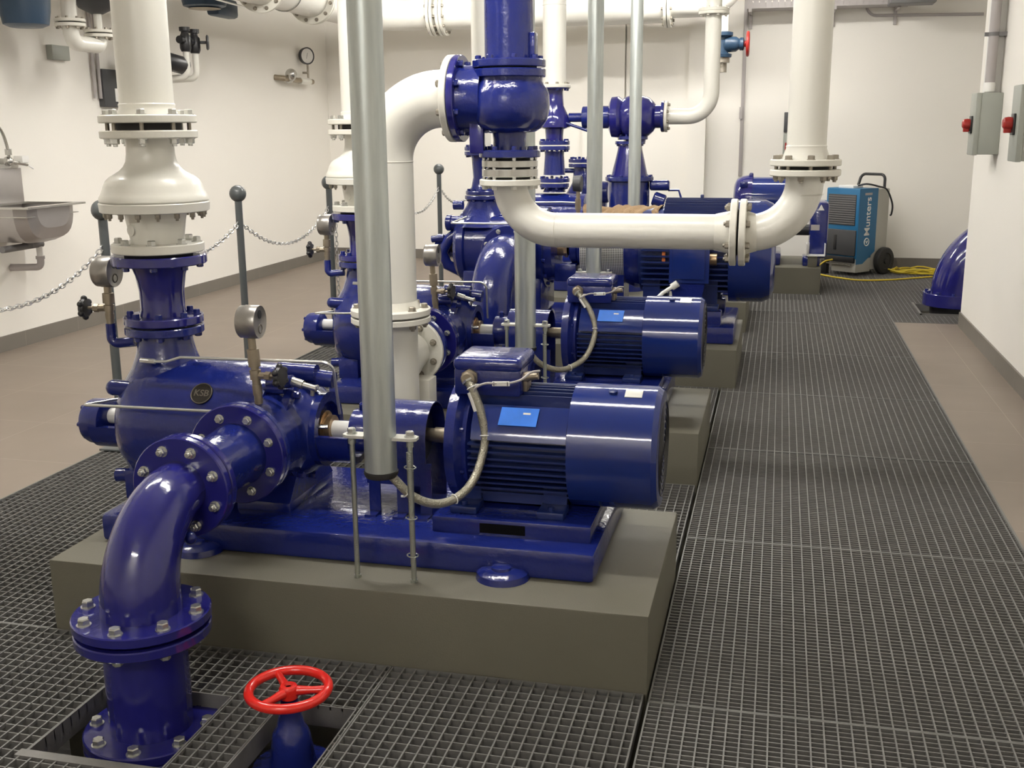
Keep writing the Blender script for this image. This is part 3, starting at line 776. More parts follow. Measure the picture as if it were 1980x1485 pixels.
def conduit(label, pts, r=.0125, ties=(), lab_at=None):
    P = spline(pts, 10); t = thing('flexible_conduit', label, 'conduit', P[-1], 'braided motor conduits')
    b = MB(); b.tube(P, r, 14); obj('braided_hose', b, M['conduit'], t)
    b = MB(); b.tube([P[0], P[1], P[2]], r*1.45, 6); obj('ferrule', b, M['zinc'], t)
    for i in ties:
        b = MB(); d = (P[i+1]-P[i]).normalized(); b.ring(P[i], d, r+.0015, .0018, 16, 6); b.obox(P[i]+d.cross(Y_)*(r+.006), V(.012, .004, .005)); obj('cable_tie', b, M['plastic'], t)
    if lab_at:
        i, j = lab_at; b = MB(); off = V(-.012, -.008, 0)
        b.tube([P[i]+off, P[(i+j)//2]+off, P[j]+off], .006, 4); l = obj('cable_label', b, M['plastic'], t); l['label'] = 'white label tied along the conduit'
    return t
cp = [(-.855, 2.965, .742), (-.836, 2.955, .715), (-.810, 2.945, .65), (-.796, 2.93, .57), (-.812, 2.88, .48), (-.845, 2.82, .437), (-.893, 2.76, .432), (-.95, 2.72, .465), (-1.0, 2.70, .525)]
conduit('braided conduit from the thick galvanised post to the nearest motor', cp, .0125, (8, 28, 52, 72), (11, 19))
c2 = [(x+dx, y+1.78, z+dz) for (x, y, z), dx, dz in zip(cp, (0, .01, .025, .03, .02, 0, -.01, -.02, -.02), (0, 0, 0, 0, 0, 0, 0, 0, 0))]
conduit('braided conduit hanging at the second motor, behind the nearest terminal box', c2, .0125, (8, 28, 52), (10, 16))
# thin earth cable with its white tag, nearest motor
for dy, l in ((0, 'thin grey cable with a white tag across the nearest terminal box'), (1.78, 'thin grey cable with a white tag at the second terminal box')):
    t = thing('tagged_cable', l, 'cable', (-.70, 2.99+dy, .70))
    q = spline([V(-.832, 2.95+dy, .705), V(-.822, 2.94+dy, .728), V(-.79, 2.94+dy, .742), V(-.745, 2.95+dy, .740), V(-.70, 2.97+dy, .748), V(-.675, 3.0+dy, .765), V(-.66, 3.05+dy, .76)], 8)
    b = MB(); b.tube(q, .0035, 8); obj('cable', b, M['pvc'], t)
    b = MB(); b.obox(V(-.75, 2.945+dy, .741), V(.052, .006, .014), Quaternion(Y_, -.05).to_matrix(), .002); tg = obj('tag', b, M['plastic'], t)
    b = MB(); b.box(-.771, -.769, 2.9405+dy, 2.942+dy, .735, .746); b.box(-.731, -.729, 2.9405+dy, 2.942+dy, .737, .748); obj('tag_tie', b, M['black'], tg)

# ================================================================== WHITE SUCTION RISER OF UNIT 2, ELBOW, BLUE VALVE AND U-PIPE
WY = 4.165; WX = -1.522; VX = at(985, 200, WY).x; VZ = at(985, 192, WY).z
zf = .722
t = thing('suction_tee', 'white vertical tee pipe with a flanged branch to the second pump', 'pipe tee', (WX, WY, -.69))
b = MB(); b.cyl(V(WX, WY, -.69), V(WX, WY, zf-.03), .1085, 48); obj('pipe', b, M['white'], t)
zb = SZ-.01
b = MB(); b.lathe([(WY, .105), (WY+.10, .105), (WY+.16, .092), (WY+.23, .086)], V(WX, 0, zb), Y_, 48); obj('branch', b, M['white'], t)
f = flange(t, V(WX, 4.405, zb), Y_, .142, .024, M['whiteflange'], .109, 8, .0125, M['dullbolt'], bolts=False, ph=.5)
for p in circle_pts(V(WX, 4.405, zb), Y_, .109, 8, .5): bolt(f, p, -Y_, .0125, .016, M['dullbolt'])
f = flange(t, V(WX, WY, zf-.034), Z_, .163, .024, M['whiteflange'], .138, 8, .014, M['dullbolt'], face=-1, nut=True, ph=.3)
b = MB(); b.box(WX-.02, WX+.12, 4.28, 4.38, .20, .42, .004); obj('support_block', b, M['whiteflange'], t)
t, f = None, None
t = thing('suction_nozzle_spool', 'short blue nozzle between the white branch flange and the second pump', 'pipe spool', (SX, 4.5, SZ))
b = MB(); b.lathe([(4.43, .142), (4.4303, .142), (4.456, .142), (4.459, .139), (4.459, .095), (4.57, .098)], V(SX, 0, SZ), Y_, 40); obj('nozzle', b, M['castblue'], t)
t = thing('riser_bend', 'thick white pipe bending from the second pump to the blue three-way valve', 'pipe bend', (WX, WY, zf))
bx = at(870, 190, WY).x; bz = VZ+.005
path = fillet([V(WX, WY, zf+.02), V(WX, WY, bz), V(bx, WY, bz)], .235, 20); b = MB(); b.tube(path, .1085, 48)
obj('bend', b, M['white'], t)
b = MB(); b.ring(V(WX, WY, bz-.237), Z_, .1085, .0022, 48, 6); obj('weld_bead', b, M['whiteflange'], t)
b = MB(); b.lathe([(zf+.015, .125), (zf+.055, .110)], V(WX, WY, 0), Z_, 48, cap=False); obj('weld_neck', b, M['whiteflange'], t)
f = flange(t, V(WX, WY, zf-.003), Z_, .163, .026, M['whiteflange'], .138, 8, .014, M['dullbolt'], ph=.3)
f = flange(t, V(bx+.026, WY, bz), -X_, .163, .026, M['whiteflange'], .136, 8, .0135, M['dullbolt'], ph=.5)

VO = V(VX, WY, VZ)
t = thing('recirculation_valve', 'large round-bodied blue three-way valve in the centre, white flange on its left', 'valve', (VX, WY, VZ-.25))
b = MB(); k = .149
b.lathe([(-.125, .072), (-.120, .10), (-.106, .124), (-.075, .145), (-.03, .154), (.015, .152), (.045, .142), (.066, .126), (.083, .126)], VO, Z_, 56)
b.lathe([(-.19, .066), (-.15, .063), (-.10, .070)], VO, Z_, 40)
xl = bx+.028-VX
b.lathe([(xl+.02, .130), (xl+.05, .124), (-.09, .128)], VO+V(0, 0, .003), X_, 48)
obj('body', b, M['castblue'], t)
f = flange(t, V(bx+.029, WY, bz), X_, .163, .026, M['blue'], .136, 8, .0125, M['castblue'], ph=.5)
f = flange(t, VO+V(0, 0, .080), Z_, .139, .030, M['castblue'], bolts=False)
f = flange(t, VO+V(0, 0, -.216), Z_, .118, .028, M['castblue'], .098, 8, .011, M['castblue'])
b = MB(); b.obox(VO+V(-.11, -.07, -.14), V(.055, .03, .12), None, .004); b.cyl(VO+V(-.12, -.05, -.20), VO+V(-.12, -.05, -.16), .012, 8); obj('bypass_plate', b, M['blue'], t)
t2 = thing('valve_top_pipe', 'blue pipe rising out of the top of the three-way valve to the ceiling', 'pipe', VO+V(0, 0, .115))
b = MB(); b.lathe([(.115, .092), (ZC-VZ, .092)], VO, Z_, 48); b.box(VX+.085, VX+.105, WY-.03, WY+.03, VZ+.14, VZ+.24, .003); obj('pipe', b, M['castblue'], t2)
f = flange(t2, VO+V(0, 0, .116), Z_, .139, .028, M['castblue'], .118, 8, .0125, M['castblue'])
b = MB(); b.cyl(VO+V(0, 0, .109), VO+V(0, 0, .118), .105, 32); obj('gasket', b, M['rubber'], t2)

zt = at(985, 330, WY).z
t = thing('orifice_rings', 'stack of two bare steel orifice rings clamped under the blue three-way valve', 'orifice plate', (VX, WY, zt))
zh = VZ-.216
for a0, a1 in ((.010, .036), (.043, .072)):
    b = MB(); b.cyl(V(VX, WY, zh-a1), V(VX, WY, zh-a0), .108, 48, .002); obj('ring', b, M['steel'], t)
for p in circle_pts(V(VX, WY, zh-.082), Z_, .1, 8, .5): stud(t, p, Z_, .0075, .082, M['zinc'], 'tie_bolt')
b = MB(); b.cyl(V(VX, WY, zh-.083), V(VX, WY, zh), .075, 32); obj('gasket', b, M['rubber'], t)

RX = at(1557, 330, WY).x; HZ = at(1240, 447, WY).z; r = .0665
t = thing('u_pipe', 'cream horizontal pipe with a left bend under the blue valve, across the centre', 'pipe', (VX, WY, zh-.11))
fx = at(1427, 450, WY).x
b = MB(); b.tube(fillet([V(VX, WY, zh-.09), V(VX, WY, HZ), V(fx-.015, WY, HZ)], .185, 20), r, 48); obj('bend', b, M['white'], t)
b = MB(); b.lathe([(fx-.085, .0675), (fx-.08, .069), (fx-.02, .082)], V(0, WY, HZ), X_, 40, cap=False); obj('weld_neck', b, M['whiteflange'], t)
b = MB(); b.ring(V(VX+.185, WY, HZ), X_, r, .0015, 40, 6); obj('weld_bead', b, M['whiteflange'], t)
f = flange(t, V(VX, WY, zh-.106), Z_, .118, .024, M['whiteflange'], .098, 8, .012, M['whiteflange'], face=-1)
f = flange(t, V(fx-.003, WY, HZ), -X_, .124, .025, M['whiteflange'], .102, 8, .0125, M['dullbolt'], nut=True)
t = thing('u_pipe_elbow', 'cream elbow at the right end of the horizontal pipe, turning up', 'pipe elbow', (RX, WY, HZ))
zr = at(1557, 324, WY).z
b = MB(); b.tube(fillet([V(fx+.015, WY, HZ), V(RX, WY, HZ), V(RX, WY, zr-.02)], .19, 20), r+.0015, 48); obj('bend', b, M['white'], t)
b = MB(); b.lathe([(fx+.02, .084), (fx+.065, .0695), (fx+.07, .068)], V(0, WY, HZ), X_, 40, cap=False); obj('weld_neck', b, M['whiteflange'], t)
b = MB(); b.ring(V(RX, WY, zr-.095), Z_, r+.0015, .0018, 40, 6); obj('weld_bead', b, M['whiteflange'], t)
b = MB(); b.cyl(V(fx-.004, WY, HZ), V(fx+.006, WY, HZ), .085, 32); obj('gasket', b, M['rubber'], t)
f = flange(t, V(fx+.005, WY, HZ), X_, .124, .025, M['whiteflange'], .102, 8, .0125, M['dullbolt'])
f = flange(t, V(RX, WY, zr-.006), -Z_, .126, .023, M['whiteflange'], .104, 8, .0125, M['dullbolt'], nut=True, ph=.2)
b = MB(); b.cyl(V(RX, WY, zr-.007), V(RX, WY, zr+.008), .085, 32); gk = obj('gasket', b, M['rubber'], t)
for p in circle_pts(V(RX, WY, zr-.007), Z_, .104, 8, .2): stud(gk, p, Z_, .007, .015, M['dullbolt'])
t = thing('riser_pipe', 'cream vertical pipe above the right elbow, rising to the ceiling', 'pipe', (RX, WY, zr))
b = MB(); b.lathe([(zr+.03, .085), (zr+.07, .0715), (zr+.073, .0725), (zr+.077, .0725), (zr+.08, .070), (ZC, .070)], V(RX, WY, 0), Z_, 48); obj('pipe', b, M['white'], t)
f = flange(t, V(RX, WY, zr+.007), Z_, .126, .023, M['whiteflange'], .104, 8, .0125, M['dullbolt'], ph=.2)

# ================================================================== THIRD SET (bigger pump and motor)
QY, QZ = 6.73, .726
def B_(x, dy=0, dz=0): return V(x, QY+dy, QZ+dz)
def pump_b(label):
    t = thing('centrifugal_pump', label, 'pump', (-1.7, QY, ZP), 'larger blue pumps')
    b = MB()
    b.lathe([(-1.97, .10), (-1.965, .20), (-1.94, .225), (-1.90, .225), (-1.89, .205), (-1.70, .215), (-1.60, .235), (-1.45, .235), (-1.44, .25), (-1.39, .25), (-1.385, .21), (-1.34, .20), (-1.33, .11)], B_(0), X_, 56)
    cas = obj('casing', b, M['castblue'], t)
    for p in circle_pts(B_(-1.39), X_, .225, 12, .5): bolt(cas, p, X_, .011, .016, M['castblue'])
    b = MB(); b.cyl(B_(-2.02, -.10, .155), B_(-1.42, -.10, .155), .044, 24, .006); b.cyl(B_(-2.03, -.10, .155), B_(-1.99, -.10, .155), .05, 24, .006); obj('balance_pipe', b, M['castblue'], t)
    b = MB(); b.lathe([(.86, .20), (.93, .14), (.98, .105), (1.03, .085)], V(-1.82, QY, 0), Z_, 40); obj('discharge_nozzle', b, M['castblue'], t)
    flange(t, V(-1.82, QY, 1.024), Z_, .112, .024, M['castblue'], .092, 8, .010, M['castblue'], face=-1)
    b = MB(); b.cyl(B_(-1.90, -.17, .27), B_(-1.96, -.17, .27), .028, 16); obj('vent_boss', b, M['castblue'], t)
    # bearing ring bracket on the left
    b = MB(); b.tube([B_(-1.95, -.06+.0, .11), B_(-2.02, -.10, .05), B_(-2.06, -.11, -.03), B_(-2.03, -.10, -.11), B_(-1.95, -.08, -.15)], .035, 14); b.cyl(B_(-2.12), B_(-2.02), .075, 24); b.cyl(B_(-2.13, -.10, .05), B_(-2.05, -.10, .06), .022, 12); obj('bearing_bracket', b, M['castblue'], t)
    b = MB(); b.cyl(B_(-2.03), B_(-1.96), .045, 16); obj('gland', b, M['bronze'], t)
    # right hand stuffing box and bearing
    b = MB(); b.cyl(B_(-1.34), B_(-1.27), .05, 20); b.lathe([(-1.29, .06), (-1.27, .06)], B_(0), X_, 6); obj('gland', b, M['bronze'], t)
    b = MB(); b.cyl(B_(-1.32, -.05, .04), B_(-1.23, -.05, .04), .008, 8); obj('gland_stud', b, M['bronze'], t)
    b = MB(); b.cyl(B_(-1.25), B_(-1.20), .09, 28, .008); b.box(-1.34, -1.20, QY-.10, QY+.10, QZ-.20, QZ-.09, .01); b.cyl(B_(-1.20), B_(-1.16), .105, 28, .006); obj('bearing_bracket', b, M['castblue'], t)
    b = MB(); b.box(-1.90, -1.72, QY-.22, QY+.22, .32, .60, .02); b.box(-1.60, -1.40, QY-.22, QY+.22, .32, .56, .02); obj('foot', b, M['castblue'], t)
    b = MB(); q = [B_(-1.88, -.16, .20), B_(-1.96, -.20, .165), B_(-1.96, -.24, .165), B_(-1.50, -.24, .165)]; b.tube(fillet(q, .03, 6), .006, 8); obj('impulse_tube', b, M['steeltube'], t)
    b = MB(); b.cyl(V(-1.57, QY-.33, QZ), V(-1.57, QY-.15, QZ), .13, 32); obj('suction_nozzle', b, M['castblue'], t)
    f = flange(t, V(-1.57, QY-.325, QZ), -Y_, .165, .026, M['castblue'], .14, 8, .012, M['zinc'])
    return t
pump_b('third pump of the row, larger blue casing behind the tall blue suction elbow')
t = thing('base_frame', 'blue base frame on the third plinth, under the larger pump and motor', 'base frame', (-1.2, QY, ZP), 'blue pump base frames')
b = MB(); b.box(-2.0, -.22, 6.36, 7.12, ZP, .32, .014); obj('bed_plate', b, M['castblue'], t)
b = MB(); b.box(-.80, -.30, 6.43, 6.53, .315, .40, .008); obj('motor_pedestal', b, M['castblue'], t)
b = MB(); b.box(-.80, -.30, 6.95, 7.05, .315, .40, .008); obj('motor_pedestal', b, M['castblue'], t)

t = thing('electric_motor', 'large blue motor with a box-shaped terminal housing on its front, behind the second motor', 'electric motor', (-.5, QY, .40))
R = .305
b = MB(); b.cyl(B_(-.80), B_(-.26), .255, 48)
z = -.22
while z < .20:
    w = math.sqrt(.298**2-z*z); b.box(-.78, -.265, QY-w, QY+w, QZ+z-.005, QZ+z+.005); z += .035
y = -.19
while y < .20:
    w = math.sqrt(.315**2-y*y); b.box(-.66, -.265, QY+y-.005, QY+y+.005, QZ+.18, QZ+w); y += .032
b.prism([V(-.66, QY-.21, QZ+.20), V(-.60, QY-.17, QZ+.315), V(-.265, QY-.17, QZ+.315), V(-.265, QY-.21, QZ+.20)], V(0, .38, 0)) if 0 else None
obj('finned_housing', b, M['finblue'], t)
b = MB(); b.box(-.46, -.44, QY-.02, QY+.02, QZ+.28, QZ+.335, .006); obj('lifting_lug', b, M['finblue'], t)
b = MB(); b.lathe([(-.90, .12), (-.895, .21), (-.84, .235), (-.80, .235), (-.78, .225)], B_(0), X_, 48); obj('drive_end_shield', b, M['castblue'], t)
b = MB(); b.lathe([(-.27, .27), (-.27, R), (-.075, R), (-.03, R-.02), (-.008, R-.07), (-.004, R-.10), (-.004, 1e-4)], B_(0), X_, 64); obj('fan_cover', b, M['sheetblue'], t)
x0, x1 = -.585, -.385; y1 = 6.29
b = MB(); b.prism([V(x0+.01, 6.33, QZ-.26), V(x1-.03, 6.33, QZ-.26), V(x1-.005, 6.33, QZ-.135), V(x1-.005, 6.33, QZ+.13), V(x0-.005, 6.33, QZ+.13), V(x0-.005, 6.33, QZ-.135)], V(0, .22, 0))
tb = obj('terminal_box', b, M['castblue'], t)
b = MB(); b.box(x0-.015, x1+.015, 6.318, 6.336, QZ-.15, QZ+.145, .006); b.box(x0+.005, x1-.01, 6.304, 6.32, QZ-.125, QZ+.12, .006); obj('lid', b, M['sheetblue'], tb)
b = MB(); b.cyl(V(x1, 6.42, QZ-.02), V(x1+.05, 6.42, QZ-.02), .035, 16); obj('cable_gland', b, M['bronze'], tb)
b = MB(); b.box(-.655, -.635, 6.445, 6.449, QZ-.05, QZ+.03); obj('sticker', b, M['orange'], t)['label'] = 'orange strip sticker beside the terminal box'
for sx in (-.72, -.38):
    for s in (-1, 1):
        b = MB(); b.box(sx-.06, sx+.06, QY+s*.25-.05, QY+s*.25+.05, .40, .43, .005); b.box(sx-.05, sx+.05, QY+s*.2-.02, QY+s*.2+.02, .42, .58); obj('foot', b, M['finblue'], t)
t = thing('sensor_cable', 'short white sensor lead with a round plug before the large motor', 'cable', (-.60, 6.30, .46))
pp = at(1303, 553, 6.3); qq = at(1282, 566, 6.25)
b = MB(); b.tube([qq-V(.06, 0, .06), qq, pp], .011, 10); b.cyl(pp-V(.012, 0, .008), pp+V(.022, 0, .016), .02, 14); obj('lead', b, M['plastic'], t)
t = thing('coupling_guard', 'perforated metal coupling guard behind the U-shaped pipe', 'coupling guard', (-1.03, QY, .32))
b = MB(); b.lathe([(-1.165, .19), (-.885, .19)], B_(0), X_, 48, cap=False); b.lathe([(-1.165, .186), (-.885, .186)], B_(0), X_, 48, cap=False)
g = obj('perforated_cover', b, M['perf'], t)
uv = g.data.uv_layers.new(name='UVMap')
for poly in g.data.polygons:
    for li in poly.loop_indices:
        v = g.data.vertices[g.data.loops[li].vertex_index].co; a = math.atan2(v.z+.32-QZ, v.y)
        uv.data[li].uv = (v.x, (a if a > -PI/2 else a+2*PI)*.19)
b = MB(); b.box(-1.15, -1.10, QY-.12, QY+.12, .32, .58); b.box(-.95, -.90, QY-.12, QY+.12, .32, .58); obj('bracket', b, M['castblue'], t)
# brown cloth over the guard
b = MB(); random.seed(3); nx, na = 36, 20; vs = []
for i in range(nx+1):
    x = -1.15+.46*i/nx
    for j in range(na+1):
        a = math.radians(35+110*j/na)
        rr = .226+.012*math.sin(i*.34+j*.22)+.020*max(0, math.sin(i*.28+.6))*math.sin(PI*j/na)+.006*math.sin(i*1.1-j*.7)+.003*random.random()
        vs.append(B_(x+.012*math.sin(j*.8))+V(0, -math.cos(a)*rr, math.sin(a)*rr+.022))
fs = [(i*(na+1)+j, i*(na+1)+j+1, (i+1)*(na+1)+j+1, (i+1)*(na+1)+j) for i in range(nx) for j in range(na)]
b.add(vs, fs); o = single('cloth', b, M['cloth'], 'crumpled brown cloth draped over the perforated guard, behind the U-shaped pipe', 'cloth', B_(-.96, 0, .2))
md = o.modifiers.new('thickness', 'SOLIDIFY'); md.thickness = .006; md.offset = 1
t = thing('suction_elbow', 'tall glossy blue elbow before the third pump, beside the second galvanised post', 'pipe elbow', (-1.57, 5.95, -.69))
b = MB(); b.tube(fillet([V(-1.57, 5.95, -.69), V(-1.57, 5.95, QZ), V(-1.57, 6.36, QZ)], .30, 20), .118, 48); obj('bend', b, M['castblue'], t)
flange(t, V(-1.57, 6.352, QZ), Y_, .165, .026, M['castblue'], .14, 8, .012, M['zinc'], face=-1)
# discharge column of the third pump
t = thing('discharge_spool', 'blue flanged discharge spool on the third pump, left of the U-shaped pipe', 'pipe spool', (-1.82, QY, 1.05))
D = V(-1.82, QY, 0)
b = MB(); b.lathe([(1.07, .085), (1.10, .07), (1.16, .058), (1.28, .066), (1.30, .075)], D, Z_, 36); obj('pipe', b, M['castblue'], t)
flange(t, D+V(0, 0, 1.053), Z_, .106, .024, M['castblue'], .088, 8, .010, M['castblue']); flange(t, D+V(0, 0, 1.295), Z_, .110, .024, M['castblue'], .092, 8, .010, M['castblue'], face=-1)
t = thing('riser_pipe', 'white riser behind the blue pipe of the three-way valve', 'pipe', (-1.82, QY, 1.32))
b = MB(); b.cyl(D+V(0, 0, 1.34), D+V(0, 0, ZC), .057, 36); obj('pipe', b, M['white'], t)
flange(t, D+V(0, 0, 1.323), Z_, .110, .024, M['castblue'], .092, 8, .010, M['castblue'])

# ================================================================== FOURTH SET AND THE COLUMNS BEHIND
Y4 = 8.5
def zz(px, py, Y=Y4): return at(px, py, Y).z
p4 = thing('centrifugal_pump', 'fourth pump of the row, seen just above the U-shaped pipe', 'pump', (-1.5, Y4, ZP), 'larger blue pumps')
b = MB(); b.lathe([(-2.0, .12), (-1.98, .20), (-1.46, .20), (-1.44, .12)], V(0, Y4, .76), X_, 48); obj('casing', b, M['castblue'], p4)
b = MB(); b.tube([V(-1.85, Y4-.18, .90), V(-1.62, Y4-.18, .905), V(-1.50, Y4-.18, .90), V(-1.46, Y4-.16, .84)], .007, 8); obj('impulse_tube', b, M['steeltube'], p4)
b = MB(); b.box(-1.9, -1.5, Y4-.2, Y4+.2, ZP, .60, .02); obj('foot', b, M['castblue'], p4)
x5 = at(1218, 300, Y4).x; X5 = x5
m4 = thing('electric_motor', 'fourth motor, only its top showing above the horizontal cream pipe', 'electric motor', (-.7, Y4, ZP), None)
b = MB(); b.lathe([(-.66, .10), (-.65, .17), (-.62, .18), (-.58, .15), (-.45, .15), (-.449, .18), (-.25, .18), (-.24, .15), (-.24, 1e-4)], V(0, Y4, .74), X_, 48); obj('housing', b, M['castblue'], m4)
b = MB(); b.box(-.62, -.28, Y4-.2, Y4+.2, ZP, .60, .02); obj('pedestal', b, M['castblue'], m4)

def stack(t, x, y, prof_px, px, m, seg=36):          # turned column: profile given as (pixel row, radius)
    b = MB(); b.lathe([(at(px, p, y).z, r) for p, r in prof_px], V(x, y, 0), Z_, seg); return b
X4 = at(1072, 250, Y4).x
t = thing('isolating_valve', 'blue bell-shaped valve column left of the pair of galvanised posts, white pipe on top', 'valve', (X4, Y4, zz(1072, 352)))
b = stack(t, X4, Y4, [(371, .09), (362, .075)], 1072, M['blue']); obj('lower_neck', b, M['castblue'], t)
b = stack(t, X4, Y4, [(338, .085), (300, .075), (292, .078)], 1072, M['blue']); obj('spool', b, M['castblue'], t)
b = stack(t, X4, Y4, [(272, .066), (250, .072), (246, .125), (236, .128), (222, .105), (205, .072), (180, .066), (172, .07)], 1072, M['blue'], 48); obj('bell_body', b, M['blue'], t)
for py, r in ((362, .115), (352, .12), (290, .12), (280, .12), (172, .12)):
    flange(t, V(X4, Y4, zz(1072, py)), Z_, r, .03, M['castblue'], r*.84, 8, .012, M['castblue'], face=(1 if py in (352, 280) else -1))
b = MB(); p = V(X4+.10, Y4-.06, zz(1105, 238)); b.cyl(p, at(1140, 254, Y4-.06), .011, 10); obj('lever', b, M['castblue'], t)
t = thing('riser_pipe', 'white vertical pipe standing on the blue bell-shaped valve', 'pipe', (X4, Y4, zz(1072, 165)))
b = MB(); b.cyl(V(X4, Y4, zz(1072, 164)), V(X4, Y4, ZC), .089, 36); b.ring(V(X4, Y4, zz(1072, 10)), Z_, .089, .003, 36, 6); obj('pipe', b, M['white'], t)
flange(t, V(X4, Y4, zz(1072, 170)), Z_, .126, .026, M['whiteflange'], .105, 8, .012, M['dullbolt'])
# three-way valve on the right hand column
ZV = zz(1230, 226)
t = thing('recirculation_valve', 'blue three-way valve between the two galvanised posts, cream pipe on its right', 'valve', (X5, Y4, zz(1218, 345)), 'blue three-way valves')
c = V(X5+.04, Y4, ZV); BL = at(1125, 225, Y4).x-c.x
b = MB(); b.lathe([(-.20, .11), (-.18, .15), (-.13, .155), (-.10, .13), (-.085, .145), (-.04, .16), (.04, .158), (.10, .142), (.135, .11), (.15, .085), (.20, .085)], c, X_, 48); b.lathe([(-.20, .075), (-.10, .09)], c, Z_, 32); obj('body', b, M['blue'], t)
flange(t, V(c.x+.195, Y4, ZV), X_, .115, .022, M['castblue'], bolts=False); flange(t, V(X5+.02, Y4, zz(1218, 270)), Z_, .115, .026, M['castblue'], .095, 8, .011, M['castblue'])
b = MB(); b.lathe([(BL, .05), (BL+.01, .082), (-.18, .085)], c, X_, 32); b.cyl(V(X4+.115, Y4, ZV), c+X_*(BL+.01), .034, 20); obj('bypass_cylinder', b, M['castblue'], t)
t = thing('taper_column', 'blue tapering column under the second three-way valve, behind the galvanised posts', 'pipe reducer', (X5, Y4, zz(1218, 420)))
b = stack(t, X5, Y4, [(420, .155), (352, .155), (350, .17), (340, .17)], 1218, M['blue'], 48); obj('barrel', b, M['castblue'], t)
b = MB(); b.lathe([(zz(1218, 340), .14), (zz(1218, 335), .135), (zz(1218, 290), .095), (zz(1218, 280), .09)], V(X5, Y4, 0), Z_, 40); obj('taper', b, M['blue'], t)
flange(t, V(X5, Y4, zz(1218, 279)), Z_, .115, .024, M['castblue'], .095, 8, .011, M['castblue'], face=-1)
b = MB(); b.cyl(V(X5, Y4, ZP), V(X5, Y4, zz(1218, 419)), .15, 32); obj('pedestal', b, M['castblue'], t)
b = MB(); b.cyl(V(x5+.19, Y4-.05, .93), V(x5+.28, Y4-.05, .90), .055, 20, .01); b.cyl(V(x5+.16, Y4-.02, zz(1283, 358)), V(x5+.31, Y4-.02, zz(1283, 358)), .04, 20, .01); b.tube([V(x5+.30, Y4-.02, .99), V(x5+.38, Y4-.02, .99), V(x5+.40, Y4-.02, .93), V(x5+.42, Y4-.02, .80)], .009, 8); obj('lube_fitting', b, M['castblue'], t)
f = flange(t, V(X5, Y4, zz(1218, 349)), Z_, .185, .028, M['castblue'], .165, 12, .012, M['castblue'])
# cream pipe from that valve up to the header
t = thing('drop_pipe', 'cream pipe bending up from the second three-way valve to a flange under the ceiling', 'pipe', (c.x+.22, Y4, ZV))
xu = at(1378, 100, Y4).x; zfl = zz(1378, 22)
b = MB(); b.tube(fillet([V(c.x+.23, Y4, ZV), V(xu, Y4, ZV), V(xu, Y4, zfl)], .17, 16), .058, 36); obj('bend', b, M['white'], t)
flange(t, V(c.x+.22, Y4, ZV), X_, .115, .022, M['whiteflange'], .094, 8, .011, M['dullbolt']); flange(t, V(xu, Y4, zfl-.022), Z_, .112, .022, M['whiteflange'], .092, 8, .010, M['whiteflange'], face=-1)
t = thing('drop_pipe', 'short cream pipe above the flange of the bent cream pipe, top centre', 'pipe', (xu, Y4, zfl))
b = MB(); b.cyl(V(xu, Y4, zfl+.01), V(xu, Y4, ZC), .058, 32); obj('pipe', b, M['white'], t); flange(t, V(xu, Y4, zfl), Z_, .112, .022, M['whiteflange'], .092, 8, .010, M['whiteflange'])
# blanked column with a black lever
Y6 = 9.35; X6 = at(1132, 330, Y6).x
t = thing('blanked_branch', 'blue branch closed by a bolted blind flange, left of the galvanised posts', 'pipe', (X6, Y6, at(1132, 420, Y6).z))
b = stack(t, X6, Y6, [(470, .19), (392, .19), (376, .17), (352, .11), (322, .10)], 1132, M['blue']); b.cyl(V(X6+.05, Y6-.1, at(1150, 370, Y6).z), V(X6+.22, Y6-.1, at(1150, 370, Y6).z), .09, 24, .01); obj('body', b, M['castblue'], t)
b = MB(); b.tube(fillet([V(X6-.05, Y6, at(1100, 330, Y6).z), V(X6-.22, Y6, at(1100, 330, Y6).z), V(X6-.22, Y6, at(1100, 300, Y6).z)], .03, 5), .02, 10); obj('drain_pipe', b, M['castblue'], t)
b = MB(); b.cyl(V(X6, Y6, 0), V(X6, Y6, at(1132, 469, Y6).z), .15, 28); obj('stand', b, M['castblue'], t)
flange(t, V(X6, Y6, at(1132, 323, Y6).z), Z_, .145, .03, M['castblue'], bolts=False); flange(t, V(X6, Y6, at(1132, 314, Y6).z), Z_, .145, .03, M['castblue'], .12, 10, .013, M['castblue'])
pz = at(1118, 355, 7.19)
t = thing('pressure_gauge', 'dark gauge on a thin stand pipe behind the U-shaped pipe, before the blind flange', 'pressure gauge', (pz.x, 7.19, ZP))
b = MB(); b.lathe([(0, .05), (.05, .055), (.055, .05)], V(pz.x-.03, 7.19, pz.z), X_, 28); obj('case', b, M['darkgrey'], t)
b = MB(); b.cyl(V(pz.x, 7.19, ZP), V(pz.x, 7.19, pz.z-.04), .014, 12); b.cyl(V(pz.x, 7.19, .93), V(pz.x, 7.19, 1.0), .02, 8); obj('stand_pipe', b, M['brass'], t)
g3 = gauge('grey gauge at the third pump, in front of its left bearing', (-2.0, 6.30, .52), (1, -.1, 0), (-2.0, 6.30, .66), (-1, 0, 0)) if 0 else None

